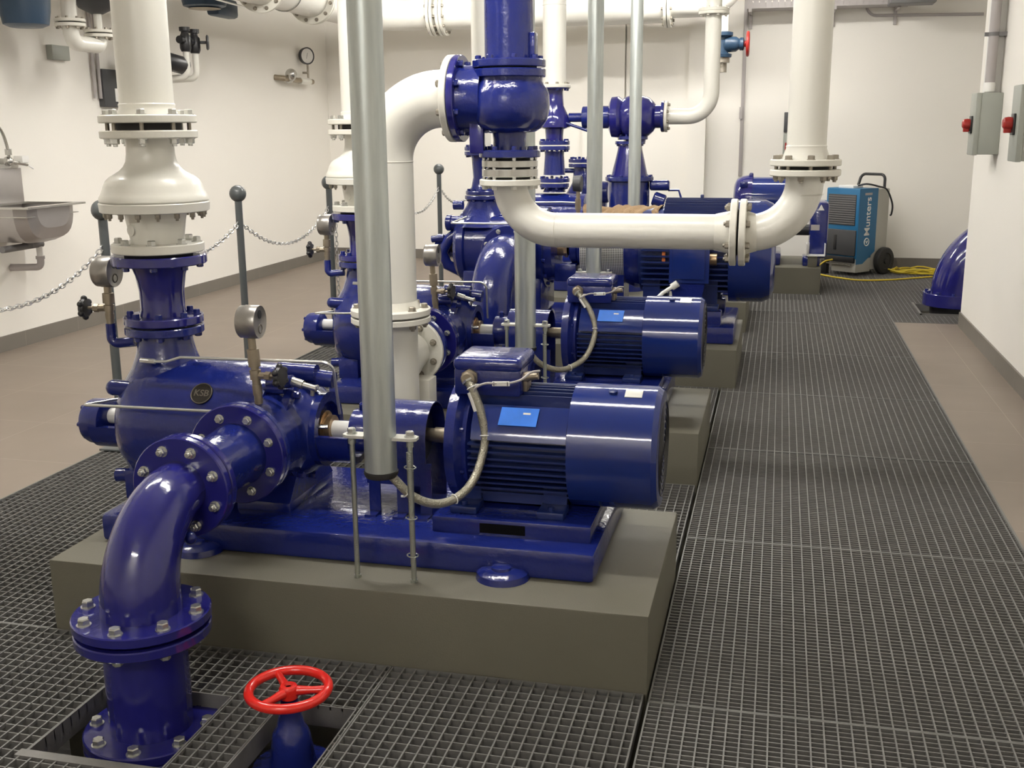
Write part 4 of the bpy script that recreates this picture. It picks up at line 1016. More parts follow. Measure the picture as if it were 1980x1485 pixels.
# ================================================================== FIFTH SET by the dehumidifier
Y5 = 10.45
t = thing('electric_motor', 'blue motor with a rounded left end, above the flanges of the cream U-shaped pipe', 'electric motor', (.1, Y5, ZP+.015))
zc = .80; 
xa = at(1419, 360, Y5).x
b = MB(); b.lathe([(xa, .06), (xa+.005, .14), (xa+.03, .19), (xa+.08, .215), (xa+.13, .222), (xa+.17, .222)], V(0, Y5, zc), X_, 48); obj('end_bell', b, M['blue'], t)
b = MB(); b.lathe([(xa+.168, .15), (xa+.17, .206), (xa+.50, .206), (xa+.52, .19), (xa+.52, 1e-4)], V(0, Y5, zc), X_, 48); obj('housing', b, M['sheetblue'], t)
b = MB(); b.box(xa+.135, xa+.175, Y5-.05, Y5+.05, zc+.19, zc+.245, .012); obj('lifting_lug', b, M['castblue'], t)
b = MB(); b.box(xa+.06, xa+.13, Y5-.19, Y5-.12, zc+.12, zc+.17, .004); obj('vent_cover', b, M['castblue'], t)
b = MB(); b.box(xa+.05, xa+.38, Y5-.22, Y5+.22, .33, .62, .02); b.box(xa+.0, xa+.45, Y5-.30, Y5+.30, ZP+.015, .34, .015); obj('pedestal', b, M['castblue'], t)
t = thing('bearing_stand', 'blue bearing stand with a small warning triangle, just left of the dehumidifier', 'machine stand', (.33, Y5-.2, ZP+.015))
xs = at(1588, 440, Y5-.25).x
b = MB(); b.box(xs-.10, xs+.06, Y5-.3, Y5+.1, .30, .80, .03); b.box(xs-.15, xs+.0, Y5-.32, Y5-.1, ZP+.015, .32, .01); obj('stand', b, M['castblue'], t)
b = MB(); b.cyl(V(xs-.25, Y5-.12, .54), V(xs-.08, Y5-.12, .54), .05, 16); obj('shaft', b, M['black'], t)
p = at(1588, 402, Y5-.302); b = MB(); b.prism([p+V(-.028, 0, -.022), p+V(.028, 0, -.022), p+V(0, 0, .03)], V(0, -.002, 0)); obj('warning_triangle', b, M['plastic'], t)
p = at(1578, 440, Y5-.302); b = MB(); b.box(p.x-.045, p.x+.03, p.y-.002, p.y, p.z-.025, p.z+.025); obj('data_plate', b, M['pvc'], t)
pA = at(1558, 495, 10.05); pB = at(1590, 472, 10.05)
b = MB(); b.box(pA.x, pB.x+.03, 10.03, 10.18, pA.z, pA.z+.008); b.box(pA.x, pB.x+.03, 10.17, 10.18, pA.z, pB.z); b.box(pA.x, pA.x+.008, 10.03, 10.18, pA.z, pB.z); b.box(pB.x+.022, pB.x+.03, 10.03, 10.18, pA.z, pB.z)
pz0 = pA.z
single('drip_tray', b, M['plastic'], 'small white tray at the end of the farthest blue set, left of the dehumidifier', 'tray', (pA.x, 10.1, pz0))
b = MB(); b.box(pA.x+.02, pA.x+.10, 10.06, 10.16, ZP+.015, pz0, .004); single('tray_block', b, M['plinth'], 'pale block carrying the small white tray on the farthest plinth', 'block', (pA.x+.06, 10.1, ZP+.015))

# ================================================================== CHAIN BARRIER
PXB = -2.95
posts = [3.08, 4.365, 5.655, 6.945, 8.20, 9.43, 10.70]
plab = {3.08: 'grey ball-topped chain post outside the left edge of view', 4.365: 'grey ball-topped chain post beside the nearest pump, behind the white check valve', 5.655: 'grey ball-topped chain post rising behind the nearest pump gauge',
        6.945: 'grey ball-topped chain post just left of the thick galvanised post', 8.20: 'grey ball-topped chain post behind the white riser bend', 9.43: 'grey ball-topped chain post seen between the white bend and the blue valve', 10.70: 'grey ball-topped chain post hidden behind the third pump column'}
for y in posts:
    t = thing('chain_post', plab[y], 'barrier post', (PXB, y, 0), 'grey ball-topped chain posts')
    b = MB(); b.cyl(V(PXB, y, .008), V(PXB, y, 1.08), .0205, 20); obj('pole', b, M['postgrey'], t)
    b = MB(); b.sphere(V(PXB, y, 1.112), .047, 28); obj('ball', b, M['postgrey'], t)
    b = MB(); b.box(PXB-.09, PXB+.09, y-.06, y+.06, 0, .010, .002); obj('base_plate', b, M['postgrey'], t)
    b = MB(); b.ring(V(PXB, y+.024, .945), X_, .011, .003, 16, 6); b.ring(V(PXB, y-.024, .945), X_, .011, .003, 16, 6); obj('eyelet', b, M['chain'], t)
clab = ['steel chain sagging from the left edge of view to the first post', 'steel chain behind the white check valve, between the first and second posts', 'steel chain sagging between the second post and the post by the galvanised pipe',
        'steel chain running behind the thick galvanised post', 'steel chain sagging just right of the white riser bend', 'steel chain at the far end, from the fifth post behind the blue pump column']
def chain_mesh(pts, L=.030):
    b = MB(); n = len(pts)
    for i in range(n-1):
        p = (pts[i]+pts[i+1])/2; d = (pts[i+1]-pts[i]).normalized(); side = d.cross(X_ if abs(d.x) < .9 else Z_).normalized(); up2 = d.cross(side)
        w = side if i % 2 else up2
        w = (side*.7+up2*.7) if i % 2 else (side*-.7+up2*.7)
        loop = []
        for k in range(10):
            a = 2*PI*k/10; loop.append(p+d*(math.cos(a)*L*.62+(.0 if 1 else 0))+w*math.sin(a)*.0105)
        b.tube(loop, .0029, 5, True)
    return b
for i in range(len(posts)-1):
    y0, y1 = posts[i]+.035, posts[i+1]-.035; sag = .165 if i != 1 else .13
    n = int(1.07*(y1-y0)/.030); pts = [V(PXB, y0+(y1-y0)*k/n, .938-sag*(1-(2*k/n-1)**2)) for k in range(n+1)]
    b = chain_mesh(pts); single('barrier_chain', b, M['chain'], clab[i], 'chain', V(PXB, (y0+y1)/2, .938-sag))
b = chain_mesh([V(PXB+.045, 6.93, .93-.030*k) for k in range(26)]); single('loose_chain', b, M['chain'], 'loose chain end hanging down beside the third chain post', 'chain', (PXB+.045, 6.93, .2))

# ================================================================== LEFT WALL FITTINGS
t = thing('utility_sink', 'small stainless utility sink on the left wall, cut by the left edge', 'sink', (XL+.25, 6.35, .74))
ya, yb, zs = 6.06, 6.60, .985
def bowl(inset, x): 
    w = (yb-ya)/2-inset; yc = (ya+yb)/2; pts = []
    for k in range(13):
        a = PI+PI*k/12; pts.append(V(x, yc+w*math.copysign(abs(math.cos(a))**.55, math.cos(a)), zs-(.24-inset)*abs(math.sin(a))**.75))
    return pts
b = MB(); secs = [bowl(0, XL+.02), bowl(0, XL+.36), bowl(.03, XL+.44), bowl(.10, XL+.465)]
for a_, c_ in zip(secs[:-1], secs[1:]): b.add(a_+c_, [(k, k+1, 14+k, 13+k) for k in range(12)])
b.add(secs[-1], [tuple(range(13))]); b.add(secs[0], [tuple(range(13))])
obj('basin', b, M['stainless'], t)
b = MB(); b.box(XL+.02, XL+.50, ya-.03, ya+.01, zs-.004, zs+.008); b.box(XL+.02, XL+.50, yb-.01, yb+.03, zs-.004, zs+.008); b.box(XL+.44, XL+.50, ya, yb, zs-.004, zs+.008); b.box(XL+.02, XL+.08, ya, yb, zs-.004, zs+.008); b.box(XL+.05, XL+.46, ya, yb, zs-.06, zs-.055); obj('rim', b, M['steel'], t)
b = MB(); b.box(XL+.001, XL+.022, ya-.03, yb+.03, zs, zs+.235, .004); obj('splashback', b, M['stainless'], t)
t = thing('sink_drain', 'plastic drain trap under the stainless sink', 'drain pipe', (XL+.2, 6.4, .6))
b = MB(); b.cyl(V(XL+.22, 6.36, .70), V(XL+.22, 6.36, .755), .035, 20); b.tube([V(XL+.22, 6.1, .715), V(XL+.22, 6.36, .715), V(XL+.22, 6.50, .715)], .022, 14); obj('waste_outlet', b, M['pvcdark'], t)
b = MB(); b.cyl(V(XL+.22, 6.47, .62), V(XL+.22, 6.47, .70), .021, 16); obj('white_sleeve', b, M['plastic'], t)
b = MB(); b.tube(fillet([V(XL+.22, 6.47, .625), V(XL+.22, 6.47, .56), V(XL+.005, 6.44, .555)], .035, 6), .024, 16); b.cyl(V(XL+.22, 6.47, .615), V(XL+.22, 6.47, .635), .03, 16); obj('trap', b, M['pvc'], t)
t = thing('mixer_tap', 'chrome mixer tap above the stainless sink', 'tap', (XL+.06, 6.45, 1.22))
m0 = atx(16, 312, XL+.06); m1 = atx(16, 294, XL+.08); m2 = atx(-14, 232, XL+.16); m3 = atx(52, 318, XL+.06)
b = MB(); b.tube(spline([m0, m1, (m1+m2)/2+V(0, .02, .02), m2], 6), .011, 10); b.cyl(m1-Z_*.02, m1+Z_*.02, .022, 12); b.sphere(m0, .034, 12); b.cyl(V(XL, m0.y, m0.z), m0, .02, 10); b.cyl(m0, m3, .013, 10); obj('spout', b, M['steel'], t)
b = MB(); b.box(m3.x-.04, m3.x+.03, m3.y-.08, m3.y-.01, m3.z+.012, m3.z+.06, .004); b.cyl(m3, m3+V(.02, .04, -.03), .006, 8); obj('handle', b, M['plastic'], t)

def wl_(px, py, off=0): return atx(px, py, XL+off)
p = wl_(116, 102, .04)
b = MB(); b.box(XL-.002, XL+.05, p.y-.10, p.y+.10, p.z-.05, p.z+.05, .004); single('junction_box', b, M['boxgrey'], 'small pale junction box high on the left wall', 'junction box', (XL, p.y, p.z))
p = wl_(209, 165, .05)
t = thing('wall_switch_panel', 'dark switch panel on the left wall, left of the white riser pipe', 'switch panel', (XL, p.y, p.z-.16))
b = MB(); b.box(XL, XL+.05, p.y-.06, p.y+.22, p.z-.16, p.z+.12, .004); obj('back_box', b, M['darkgrey'], t)
b = MB(); b.box(XL+.05, XL+.058, p.y+.08, p.y+.20, p.z-.12, p.z-.02, .003); obj('socket', b, M['plastic'], t)
for dy, nm in ((-.09, 'grey conduit pipe dropping to the dark switch panel, left of two'), (-.02, 'grey conduit pipe dropping to the dark switch panel, right of two')):
    b = MB(); b.cyl(V(XL+.025, p.y+dy-.05, p.z-.10), V(XL+.025, p.y+dy-.05, ZC), .0125, 12); single('wall_conduit', b, M['pvc'], nm, 'conduit', (XL+.025, p.y+dy-.05, p.z-.10))
# wall gauge in the corner
c0 = wl_(594, 108, .10)
t = thing('wall_gauge', 'round dial gauge on brackets near the far left corner', 'pressure gauge', (XL, c0.y, c0.z-.25))
ax = V(.85, -.5, 0).normalized()
b = MB(); b.lathe([(-.04, .085), (0, .09), (.004, .09), (.004, .078), (.001, .076)], c0, ax, 40, cap=False); b.lathe([(-.04, 1e-4), (-.04, .085)], c0, ax, 40); obj('case', b, M['darkgrey'], t)
b = MB(); b.lathe([(0, .078), (.001, .078)], c0, ax, 40); fc = obj('dial', b, M['plastic'], t)
b = MB(); sd = ax.cross(Z_).normalized(); q = c0+ax*.0016
b.prism([q-sd*.002+V(0, 0, .004), q+sd*.002-V(0, 0, .004), q+sd*.018-V(0, 0, .045)], ax*.001) if 0 else b.tube([q+sd*-.004+V(0, 0, .03), q+sd*.012-V(0, 0, .03)], .002, 5); obj('needle', b, M['black'], fc)
zb_ = wl_(590, 157, .10).z; yb_ = c0.y
b = MB(); b.cyl(c0-V(0, 0, .09), V(c0.x, yb_, zb_+.02), .011, 10); b.cyl(V(c0.x-.05, yb_-.03, zb_+.09), V(c0.x+.0, yb_, zb_+.09), .012, 8); obj('stem', b, M['dullbolt'], t)
b = MB(); b.tube([V(XL, yb_-.62, zb_+.02), V(XL+.09, yb_-.60, zb_+.01), V(XL+.10, yb_-.2, zb_), V(XL+.10, yb_+.10, zb_)], .028, 14); obj('pipework', b, M['brass'], t)
b = MB(); b.cyl(V(XL+.10, yb_-.22, zb_), V(XL+.10, yb_+.02, zb_), .036, 14); obj('white_sleeve', b, M['white'], t)
b = MB(); b.sphere(V(XL+.13, yb_-.50, zb_+.05), .06, 16); b.cyl(V(XL+.1, yb_-.5, zb_), V(XL+.1, yb_-.42, zb_+.03), .045, 12); obj('hose_valve', b, M['steel'], t)

# pipes high on the left wall
XH = XL+.48
pu = [atx(135, 48, XH), atx(187, 52, XH)]
ya, yb2 = atx(136, 50, XH).y, atx(190, 50, XH).y; zt_ = atx(160, 48, XH).z; zb2 = atx(160, 85, XH).z
t = thing('return_bend', 'white U-bend pipe with two bolted flanges, top left', 'pipe bend', (XH, (ya+yb2)/2, zb2))
b = MB(); b.tube(fillet([V(XH, ya, zt_+.02), V(XH, ya, zb2), V(XH, yb2, zb2), V(XH, yb2, zt_-.03)], .13, 14), .052, 28); obj('bend', b, M['white'], t)
for y, dz in ((ya, 0), (yb2, -.045)):
    flange(t, V(XH, y, zt_-.024+dz), Z_, .10, .022, M['whiteflange'], .082, 8, .011, M['dullbolt'], face=-1)
    s_ = thing('branch_pipe', 'white branch pipe over the left flange of the U-bend, top left' if y == ya else 'white branch pipe with a dark fitting over the right flange of the U-bend', 'pipe', (XH, y, zt_+dz))
    b = MB(); b.cyl(V(XH, y, zt_+dz-.003), V(XH, y, zt_+dz+.007), .075, 24); obj('gasket', b, M['rubber'], s_)
    b = MB(); b.cyl(V(XH, y, zt_+dz+.01), V(XH, y, ZC), .05 if y == ya else .028, 24); obj('pipe', b, M['white'], s_); flange(s_, V(XH, y, zt_+dz+.006), Z_, .10, .02, M['whiteflange'], .082, 8, .010, M['dullbolt'])
    if y != ya:
        b = MB(); b.lathe([(.13, .04), (.17, .12), (.24, .16), (.27, .16)], V(XH, y, zt_-.045), Z_, 28); obj('dark_actuator', b, M['darkgrey'], s_)
p = atx(48, 22, XH)
t = thing('valve_actuator', 'dark blue valve actuator in the top left corner', 'valve actuator', (p.x, p.y, p.z-.1))
b = MB(); b.lathe([(-.095, .10), (-.08, .135), (0, .15), (.12, .16), (.13, .14)], V(p.x, p.y, p.z), Z_, 20); b.box(p.x-.1, p.x+.1, p.y-.1, p.y+.22, p.z+.10, p.z+.32, .03); obj('housing', b, M['teal'], t)
b = MB(); b.cyl(V(p.x+.06, p.y+.21, p.z+.16), V(p.x+.08, p.y+.26, p.z+.16), .05, 16); obj('red_knob', b, M['red'], t)
b = MB(); b.cyl(V(p.x, p.y, p.z+.3), V(p.x, p.y, ZC), .05, 20); single('hanger_pipe', b, M['white'], 'white pipe above the dark blue valve actuator, top left corner', 'pipe', (p.x, p.y, p.z+.3))
# twin black angle valves
q = atx(358, 78, XH); q2 = atx(376, 82, XH)
for k, (qq, l) in enumerate(((q, 'left one of two small black stop valves, high on the left wall'), (q2, 'right of the two small black stop valves, with its little handwheel'))):
    t = thing('stop_valve', l, 'valve', qq-V(0, 0, .08), 'black stop valves')
    b = MB(); b.lathe([(-.085, .035), (-.06, .045), (.03, .045), (.05, .03), (.065, .028), (.07, .042), (.10, .042)], qq, Z_, 16); b.cyl(qq-Y_*.09, qq+Y_*.02, .03, 12); obj('body', b, M['black'], t)
    if k:
        b = MB(); dv = V(.86, .5, 0); b.cyl(qq, qq+dv*.10, .012, 8); b.lathe([(.09, .05), (.10, .062), (.112, .05)], qq, dv, 20); obj('handwheel', b, M['darkgrey'], t)
    b = MB(); b.tube(fillet([qq-V(0, 0, .07), qq-V(0, 0, .28), V(XL-.002, qq.y-.02, qq.z-.30)], .06, 6), .024, 14); obj('white_tail_pipe', b, M['white'], t)
q3 = atx(338, 120, XH-.05)
b = MB(); b.tube([q3-V(.2, .35, -.02), q3-V(0, .1, 0), q3+V(.0, .12, -.02)], .07, 16); single('hose_coupling', b, M['black'], 'black hose coupling under the two stop valves, right of the white riser', 'coupling', q3)
q4 = atx(395, 2, XH)
t = thing('overhead_valve', 'dark blue overhead valve with a pale disc, top edge left of centre', 'valve', q4)
b = MB(); b.lathe([(-.06, .11), (-.04, .17), (0, .18), (.15, .18)], q4, Z_, 28); b.box(q4.x-.06, q4.x+.06, q4.y+.12, q4.y+.48, q4.z-.10, q4.z+.05, .03); b.cyl(q4, V(q4.x, q4.y, ZC), .06, 20); obj('body', b, M['teal'], t)
b = MB(); b.lathe([(-.064, .11), (-.06, .13)], q4, Z_, 28); obj('pale_disc', b, M['brass'], t)
b = MB(); b.tube(fillet([atx(380, -12, XH+.2), atx(484, 17, XH+.2), V(XH+.2, atx(484, 17, XH+.2).y, ZC)], .03, 5), .008, 8); single('sample_tube', b, M['steeltube'], 'thin bright bent tube near the top edge, left of the white header', 'tube', atx(484, 17, XH+.2))

# white header: along the left wall, then across the back
HZ2, HX, HYB, HR = 2.61, -4.15, 11.15, .165
t = thing('header_pipe', 'white header pipe along the upper left wall, with bolted flanges', 'pipe', (HX, 9.0, HZ2), 'white overhead header pipes')
b = MB(); b.cyl(V(HX, 2.0, HZ2), V(HX, 9.588, HZ2), HR, 48); obj('pipe', b, M['white'], t)
def hanger(t, x, y, R_):
    b = MB(); b.cyl(V(x, y, HZ2+R_-.01), V(x, y, ZC), .008, 8); obj('hanger_rod', b, M['zinc'], t)
    b = MB(); b.ring(V(x, y, HZ2), Y_ if abs(x-HX) < .1 else X_, R_+.004, .006, 40, 6); obj('hanger_strap', b, M['zinc'], t)
for y in (3.5, 6.5, 9.0): hanger(t, HX, y, HR)
flange(t, V(HX, 8.55, HZ2), Y_, .225, .03, M['whiteflange'], .195, 12, .014, M['dullbolt'], face=-1)
flange(t, V(HX, 9.55, HZ2), Y_, .225, .03, M['whiteflange'], .195, 12, .014, M['dullbolt'], face=-1)
t = thing('header_bend', 'white header bend behind the top of the thick galvanised post', 'pipe bend', (HX, HYB, HZ2))
b = MB(); b.tube(fillet([V(HX, 9.62, HZ2), V(HX, HYB, HZ2), V(HX+.75, HYB, HZ2)], .45, 16), HR, 40); obj('bend', b, M['white'], t)
flange(t, V(HX, 9.588, HZ2), Y_, .225, .03, M['whiteflange'], .195, 12, .014, M['dullbolt'])
flange(t, V(HX+.72, HYB, HZ2), X_, .225, .03, M['whiteflange'], .195, 12, .014, M['dullbolt'], face=-1)
x1h = at(1292, 30, HYB).x
_hang = True
t = thing('header_pipe', 'white header pipe crossing high along the back wall', 'pipe', (-2.3, HYB, HZ2), 'white overhead header pipes')
b = MB(); b.cyl(V(HX+.78, HYB, HZ2), V(x1h-.01, HYB, HZ2), HR, 48); b.cyl(V(HX+1.15, HYB-.30, HZ2+.06), V(HX+1.15, HYB, HZ2), .06, 24); obj('pipe', b, M['white'], t)
flange(t, V(HX+.755, HYB, HZ2), X_, .225, .03, M['whiteflange'], .195, 12, .014, M['dullbolt'])
xf2 = at(840, 30, HYB).x
for x in (-2.75, -1.45): hanger(t, x, HYB, HR)
for d in (-.034, .004): flange(t, V(xf2+d, HYB, HZ2), X_, .225, .03, M['whiteflange'], .195, 12, .014, M['dullbolt'], face=(-1 if d < 0 else 1))
flange(t, V(x1h-.035, HYB, HZ2), X_, .21, .03, M['whiteflange'], .185, 12, .014, M['dullbolt'], face=-1)
t = thing('header_pipe', 'thinner white header end with a rounded bend, top right of the galvanised posts', 'pipe', (x1h, HYB, HZ2), 'white overhead header pipes')
xe = at(1420, 20, HYB).x
b = MB(); b.tube(fillet([V(x1h+.02, HYB, HZ2+.02), V(xe-.02, HYB, HZ2+.02), V(xe-.02, HYB, ZC)], .26, 14), .14, 40); obj('pipe', b, M['white'], t)
flange(t, V(x1h+.003, HYB, HZ2), X_, .21, .03, M['whiteflange'], .185, 12, .014, M['dullbolt'])
xv = at(1397, 80, HYB+.02).x
t = thing('gate_valve', 'teal valve with a dull red handwheel on a short white branch, by the back wall', 'valve', (xv, HYB, at(1397, 130, HYB).z), None)
b = MB(); b.cyl(V(xv, HYB, at(1397, 62, HYB).z), V(xv, HYB, HZ2-.08), .055, 20); obj('branch', b, M['white'], t)
zq = at(1397, 86, HYB).z
b = MB(); b.lathe([(-.13, .06), (-.12, .09), (-.09, .095), (-.08, .06), (.06, .06), (.08, .10), (.11, .10), (.12, .06)], V(xv, HYB, zq), Z_, 24); b.lathe([(0, .05), (.03, .075), (.13, .07), (.16, .05), (.17, .06), (.20, .06), (.21, .03)], V(xv, HYB, zq), X_, 20); obj('body', b, M['teal'], t)
b = MB(); xw = at(1446, 88, HYB).x; b.cyl(V(xv+.2, HYB, zq), V(xw, HYB, zq), .012, 8); b.ring(V(xw, HYB, zq), X_, .105, .015, 28, 8); b.lathe([(-.05, .02), (-.02, .03), (0, .10), (.008, .10)], V(xw, HYB, zq), X_, 20); obj('handwheel', b, M['redplastic'], t)
b = MB(); b.cyl(V(xv, HYB, zq-.17), V(xv, HYB, zq-.12), .075, 16); b.cyl(V(xv+.01, HYB, zq-.26), V(xv+.01, HYB, zq-.17), .04, 12); obj('hose_nozzle', b, M['dullbolt'], t)

# ================================================================== BACK AND RIGHT WALLS
b = MB(); x_ = at(1440, 100, 12.08).x; b.box(x_-.018, x_+.018, YB-.03, YB, .95, ZC, .003); b.box(x_-.03, x_+.0, YB-.05, YB-.03, at(1436, 230, 12.08).z, at(1436, 207, 12.08).z); single('cable_trunking', b, M['pvc'], 'thin vertical cable trunking on the back wall, right of the bent cream pipe', 'trunking', (x_, YB, .95))
x_ = at(1521, 250, 12.06).x
t = thing('wall_phone', 'narrow black and white device on the back wall, half hidden by the cream riser', 'wall device', (x_, YB, at(1521, 305, 12.06).z))
b = MB(); b.box(x_-.03, x_+.05, YB-.05, YB, at(1521, 256, 12.06).z, at(1521, 217, 12.06).z, .006); obj('dark_half', b, M['darkgrey'], t)
b = MB(); b.box(x_-.03, x_+.05, YB-.05, YB, at(1521, 305, 12.06).z, at(1521, 258, 12.06).z, .006); obj('white_half', b, M['boxgrey'], t)
b = MB(); b.box(x_-.01, x_+.03, YB-.054, YB-.05, at(1521, 290, 12.06).z, at(1521, 276, 12.06).z); obj('red_mark', b, M['redplastic'], t)
zt0 = at(1600, 16, 11.9).z; xt0 = at(1446, 16, 11.9).x
t = thing('cable_tray', 'perforated cable tray along the top of the back wall', 'cable tray', (.5, 11.85, zt0))
b = MB(); b.box(xt0, 1.15, 11.70, 12.0, zt0, zt0+.003)
k = xt0
while k < 1.14:
    b.box(k, k+.05, 11.697, 11.70, zt0+.012, zt0+.075); k += .062
b.box(xt0, 1.15, 11.696, 11.7, zt0, zt0+.014); b.box(xt0, 1.15, 11.696, 11.7, zt0+.072, zt0+.085); b.box(xt0, 1.15, 11.99, 12.0, zt0, zt0+.085)
obj('tray', b, M['pvc'], t)
for x in (xt0+.03, .45, 1.05):
    b = MB(); b.box(x-.015, x+.015, 11.7, 12.1, zt0-.03, zt0); b.box(x-.015, x+.015, 12.07, 12.1, zt0-.16, zt0+.1); obj('bracket', b, M['pvc'], t)
pq = at(1765, 4, 11.6)
b = MB(); b.box(pq.x-.22, pq.x+.20, 11.45, 11.75, pq.z-.02, pq.z+.16, .01); single('fan_unit', b, M['pvcdark'], 'dark grey unit hanging under the ceiling at the top right', 'fan unit', (pq.x, 11.6, pq.z))
b = MB(); b.box(pq.x-.02, pq.x+.02, 11.58, 11.62, pq.z+.15, ZC); single('hanger_rod', b, M['pvcdark'], 'thin hanger above the dark grey ceiling unit', 'hanger', (pq.x, 11.6, ZC))
b = MB(); b.tube(fillet([at(1676, -12, 12.08), at(1676, 30, 12.08), at(1902, 27, 12.08)], .10, 8), .014, 10); single('wall_conduit', b, M['pvc'], 'grey conduit bending along the top of the back wall to the right', 'conduit', at(1800, 29, 12.08))

def isolator(label, y, zc_, h=.42, d=.17, wd=.19):
    t = thing('isolator_switch', label, 'switch box', (XR, y, zc_-h/2), 'red-handled isolator switches')
    b = MB(); b.box(XR-d+.03, XR, y-wd/2, y+wd/2, zc_-h/2, zc_+h/2, .006); obj('enclosure', b, M['boxgrey'], t)
    b = MB(); b.box(XR-d, XR-d+.032, y-wd/2-.004, y+wd/2+.004, zc_-h/2-.004, zc_+h/2, .006); dr = obj('door', b, M['boxgrey'], t)
    b = MB(); b.box(XR-d-.012, XR-d, y-.04, y+.04, zc_-.06, zc_+.05, .003); obj('handle_plate', b, M['black'], dr)
    b = MB(); b.lathe([(.012, .032), (.03, .034), (.05, .03), (.058, .02)], V(XR-d, y, zc_), -X_, 18); b.box(XR-d-.05, XR-d-.014, y-.015, y+.015, zc_-.05, zc_+.02, .004); obj('red_handle', b, M['redplastic'], dr)
    return t
c = at(1895, 240, 8.2); 
isolator('grey isolator switch with a red handle under the vertical conduit, right wall', 7.75, 1.462, .385, .16, .20)
isolator('grey isolator switch with a red handle, cut by the right edge', 6.38, 1.462, .39, .16, .20)
yc = 7.74; xc = XR-.075
t = thing('wall_conduit', 'grey conduit pipe running up the right wall from the isolator switch', 'conduit', (xc, yc, 1.66))
b = MB(); b.cyl(V(xc, yc, 1.68), V(xc, yc, ZC), .031, 20); obj('pipe', b, M['pvc'], t)
b = MB(); b.lathe([(0, .034), (.045, .036), (.06, .03)], V(xc, yc, 1.662), Z_, 16); obj('gland', b, M['plastic'], t)
b = MB(); zc2 = at(1918, 70, 7.74).z; b.lathe([(0, .034), (.024, .034)], V(xc, yc, zc2), Z_, 20); b.box(xc, XR, yc-.02, yc+.02, zc2, zc2+.024); b.box(xc-.055, xc+.045, yc-.008, yc+.008, zc2, zc2+.024); obj('clip', b, M['pvcdark'], t)

b = MB(); b.box(XR-.095, XR, yc+.045, yc+.11, 1.64, ZC, .003); single('wall_trunking', b, M['plastic'], 'white trunking behind the grey conduit on the right wall', 'trunking', (XR, yc+.08, 1.64))
# blue elbow through the wall corner
EX, EYY = 1.43, 9.31
t = thing('floor_elbow', 'big blue elbow rising from the floor behind the right wall corner', 'pipe elbow', (EX, EYY, 0))
b = MB(); b.tube(fillet([V(EX, EYY, .12), V(EX, EYY, .60), V(2.29, EYY, .60)], .46, 20), .205, 56); obj('bend', b, M['blue'], t)
f = flange(t, V(EX, EYY, .045), Z_, .262, .10, M['blue'], .235, 12, .014, M['castblue'])
b = MB(); b.cyl(V(EX, EYY, -.69), V(EX, EYY, .04), .20, 48); single('floor_sleeve', b, M['black'], 'dark pipe sleeve under the big blue elbow at the right wall corner', 'pipe', (EX, EYY, -.69))
b = MB(); b.box(1.12, 1.72, 9.0, 9.018, -.05, .012); b.box(1.12, 1.137, 9.0, 9.6, -.05, .012); single('opening_kerb', b, M['gratebar'], 'metal edging of the floor opening around the big blue elbow', 'edging', (1.12, 9.0, -.05))

# ================================================================== DEHUMIDIFIER
t = thing('dehumidifier', 'blue and grey wheeled dehumidifier by the back wall, white lettering on its side', 'dehumidifier', (.70, 11.5, 0))
Rz = Matrix.Rotation(math.radians(-41), 3, 'Z'); O = V(.765, 11.27, 0)          # local frame: front faces the camera-left side
def L(x, y, z): return O + Rz @ V(x, y, z)
def lbox(b, x0, x1, y0, y1, z0, z1, bev=0): b.obox(L((x0+x1)/2, (y0+y1)/2, (z0+z1)/2), V(x1-x0, y1-y0, z1-z0), Rz, bev); return b
W = .40; D_ = .36
b = MB(); lbox(b, -W, 0, 0, .24, .17, .86, .012); cs = obj('front_shell', b, M['tealblue'], t)
b = MB(); b.prism([L(0, 0, .12), L(0, .10, .12), L(0, .285, .235), L(0, .285, .86), L(0, 0, .86)], (Rz @ X_)*.003); obj('side_panel', b, M['tealblue'], t)
b = MB(); lbox(b, -W+.005, -.003, .235, .48, .05, .85, .012); lbox(b, -.30, -.006, .01, .24, .035, .20, .006); obj('rear_shell', b, M['greycase'], t)
b = MB(); lbox(b, -W+.03, -.035, -.006, .004, .50, .80, .002); gr = obj('air_grille', b, M['darkgrey'], t)
b = MB()
for k in range(13): lbox(b, -W+.035, -.04, -.010, -.005, .512+.022*k, .520+.022*k)
obj('grille_slats', b, M['pvcdark'], gr)
b = MB(); lbox(b, -W+.012, -.012, -.014, .01, .20, .455, .008); tk = obj('water_tank', b, M['darkgrey'], t)
b = MB(); lbox(b, -.27, -.235, -.017, -.012, .25, .40, .002); obj('tank_grip', b, M['black'], tk)
b = MB(); lbox(b, -W+.02, -.02, -.01, .2, .13, .19, .006); lbox(b, -W-.01, -W+.06, -.02, .03, .0, .14, .006); obj('chassis', b, M['black'], t)
b = MB(); lbox(b, -W+.03, -.05, -.02, .0, .105, .12); obj('chrome_rail', b, M['steel'], t)
for xx in (.035, -W-.035):
    c_ = L(xx, .40, .135); dw = Rz @ V(1, 0, 0)
    b = MB(); b.lathe([(-.032, .08), (-.03, .125), (-.02, .135), (.02, .135), (.03, .125), (.032, .08), (.024, .075), (.024, .03), (.034, .028), (.034, 1e-4)], c_, dw, 36); obj('wheel', b, M['rubber'], t)
b = MB(); hb = fillet([L(-.31, .36, .84), L(-.31, .42, .985), L(-.03, .42, .985), L(-.03, .42, .84)], .05, 6); b.tube(hb, .014, 12); obj('push_handle', b, M['black'], t)
b = MB(); lbox(b, -.30, -.12, .05, .20, .858, .885, .004); obj('control_panel', b, M['plastic'], t)
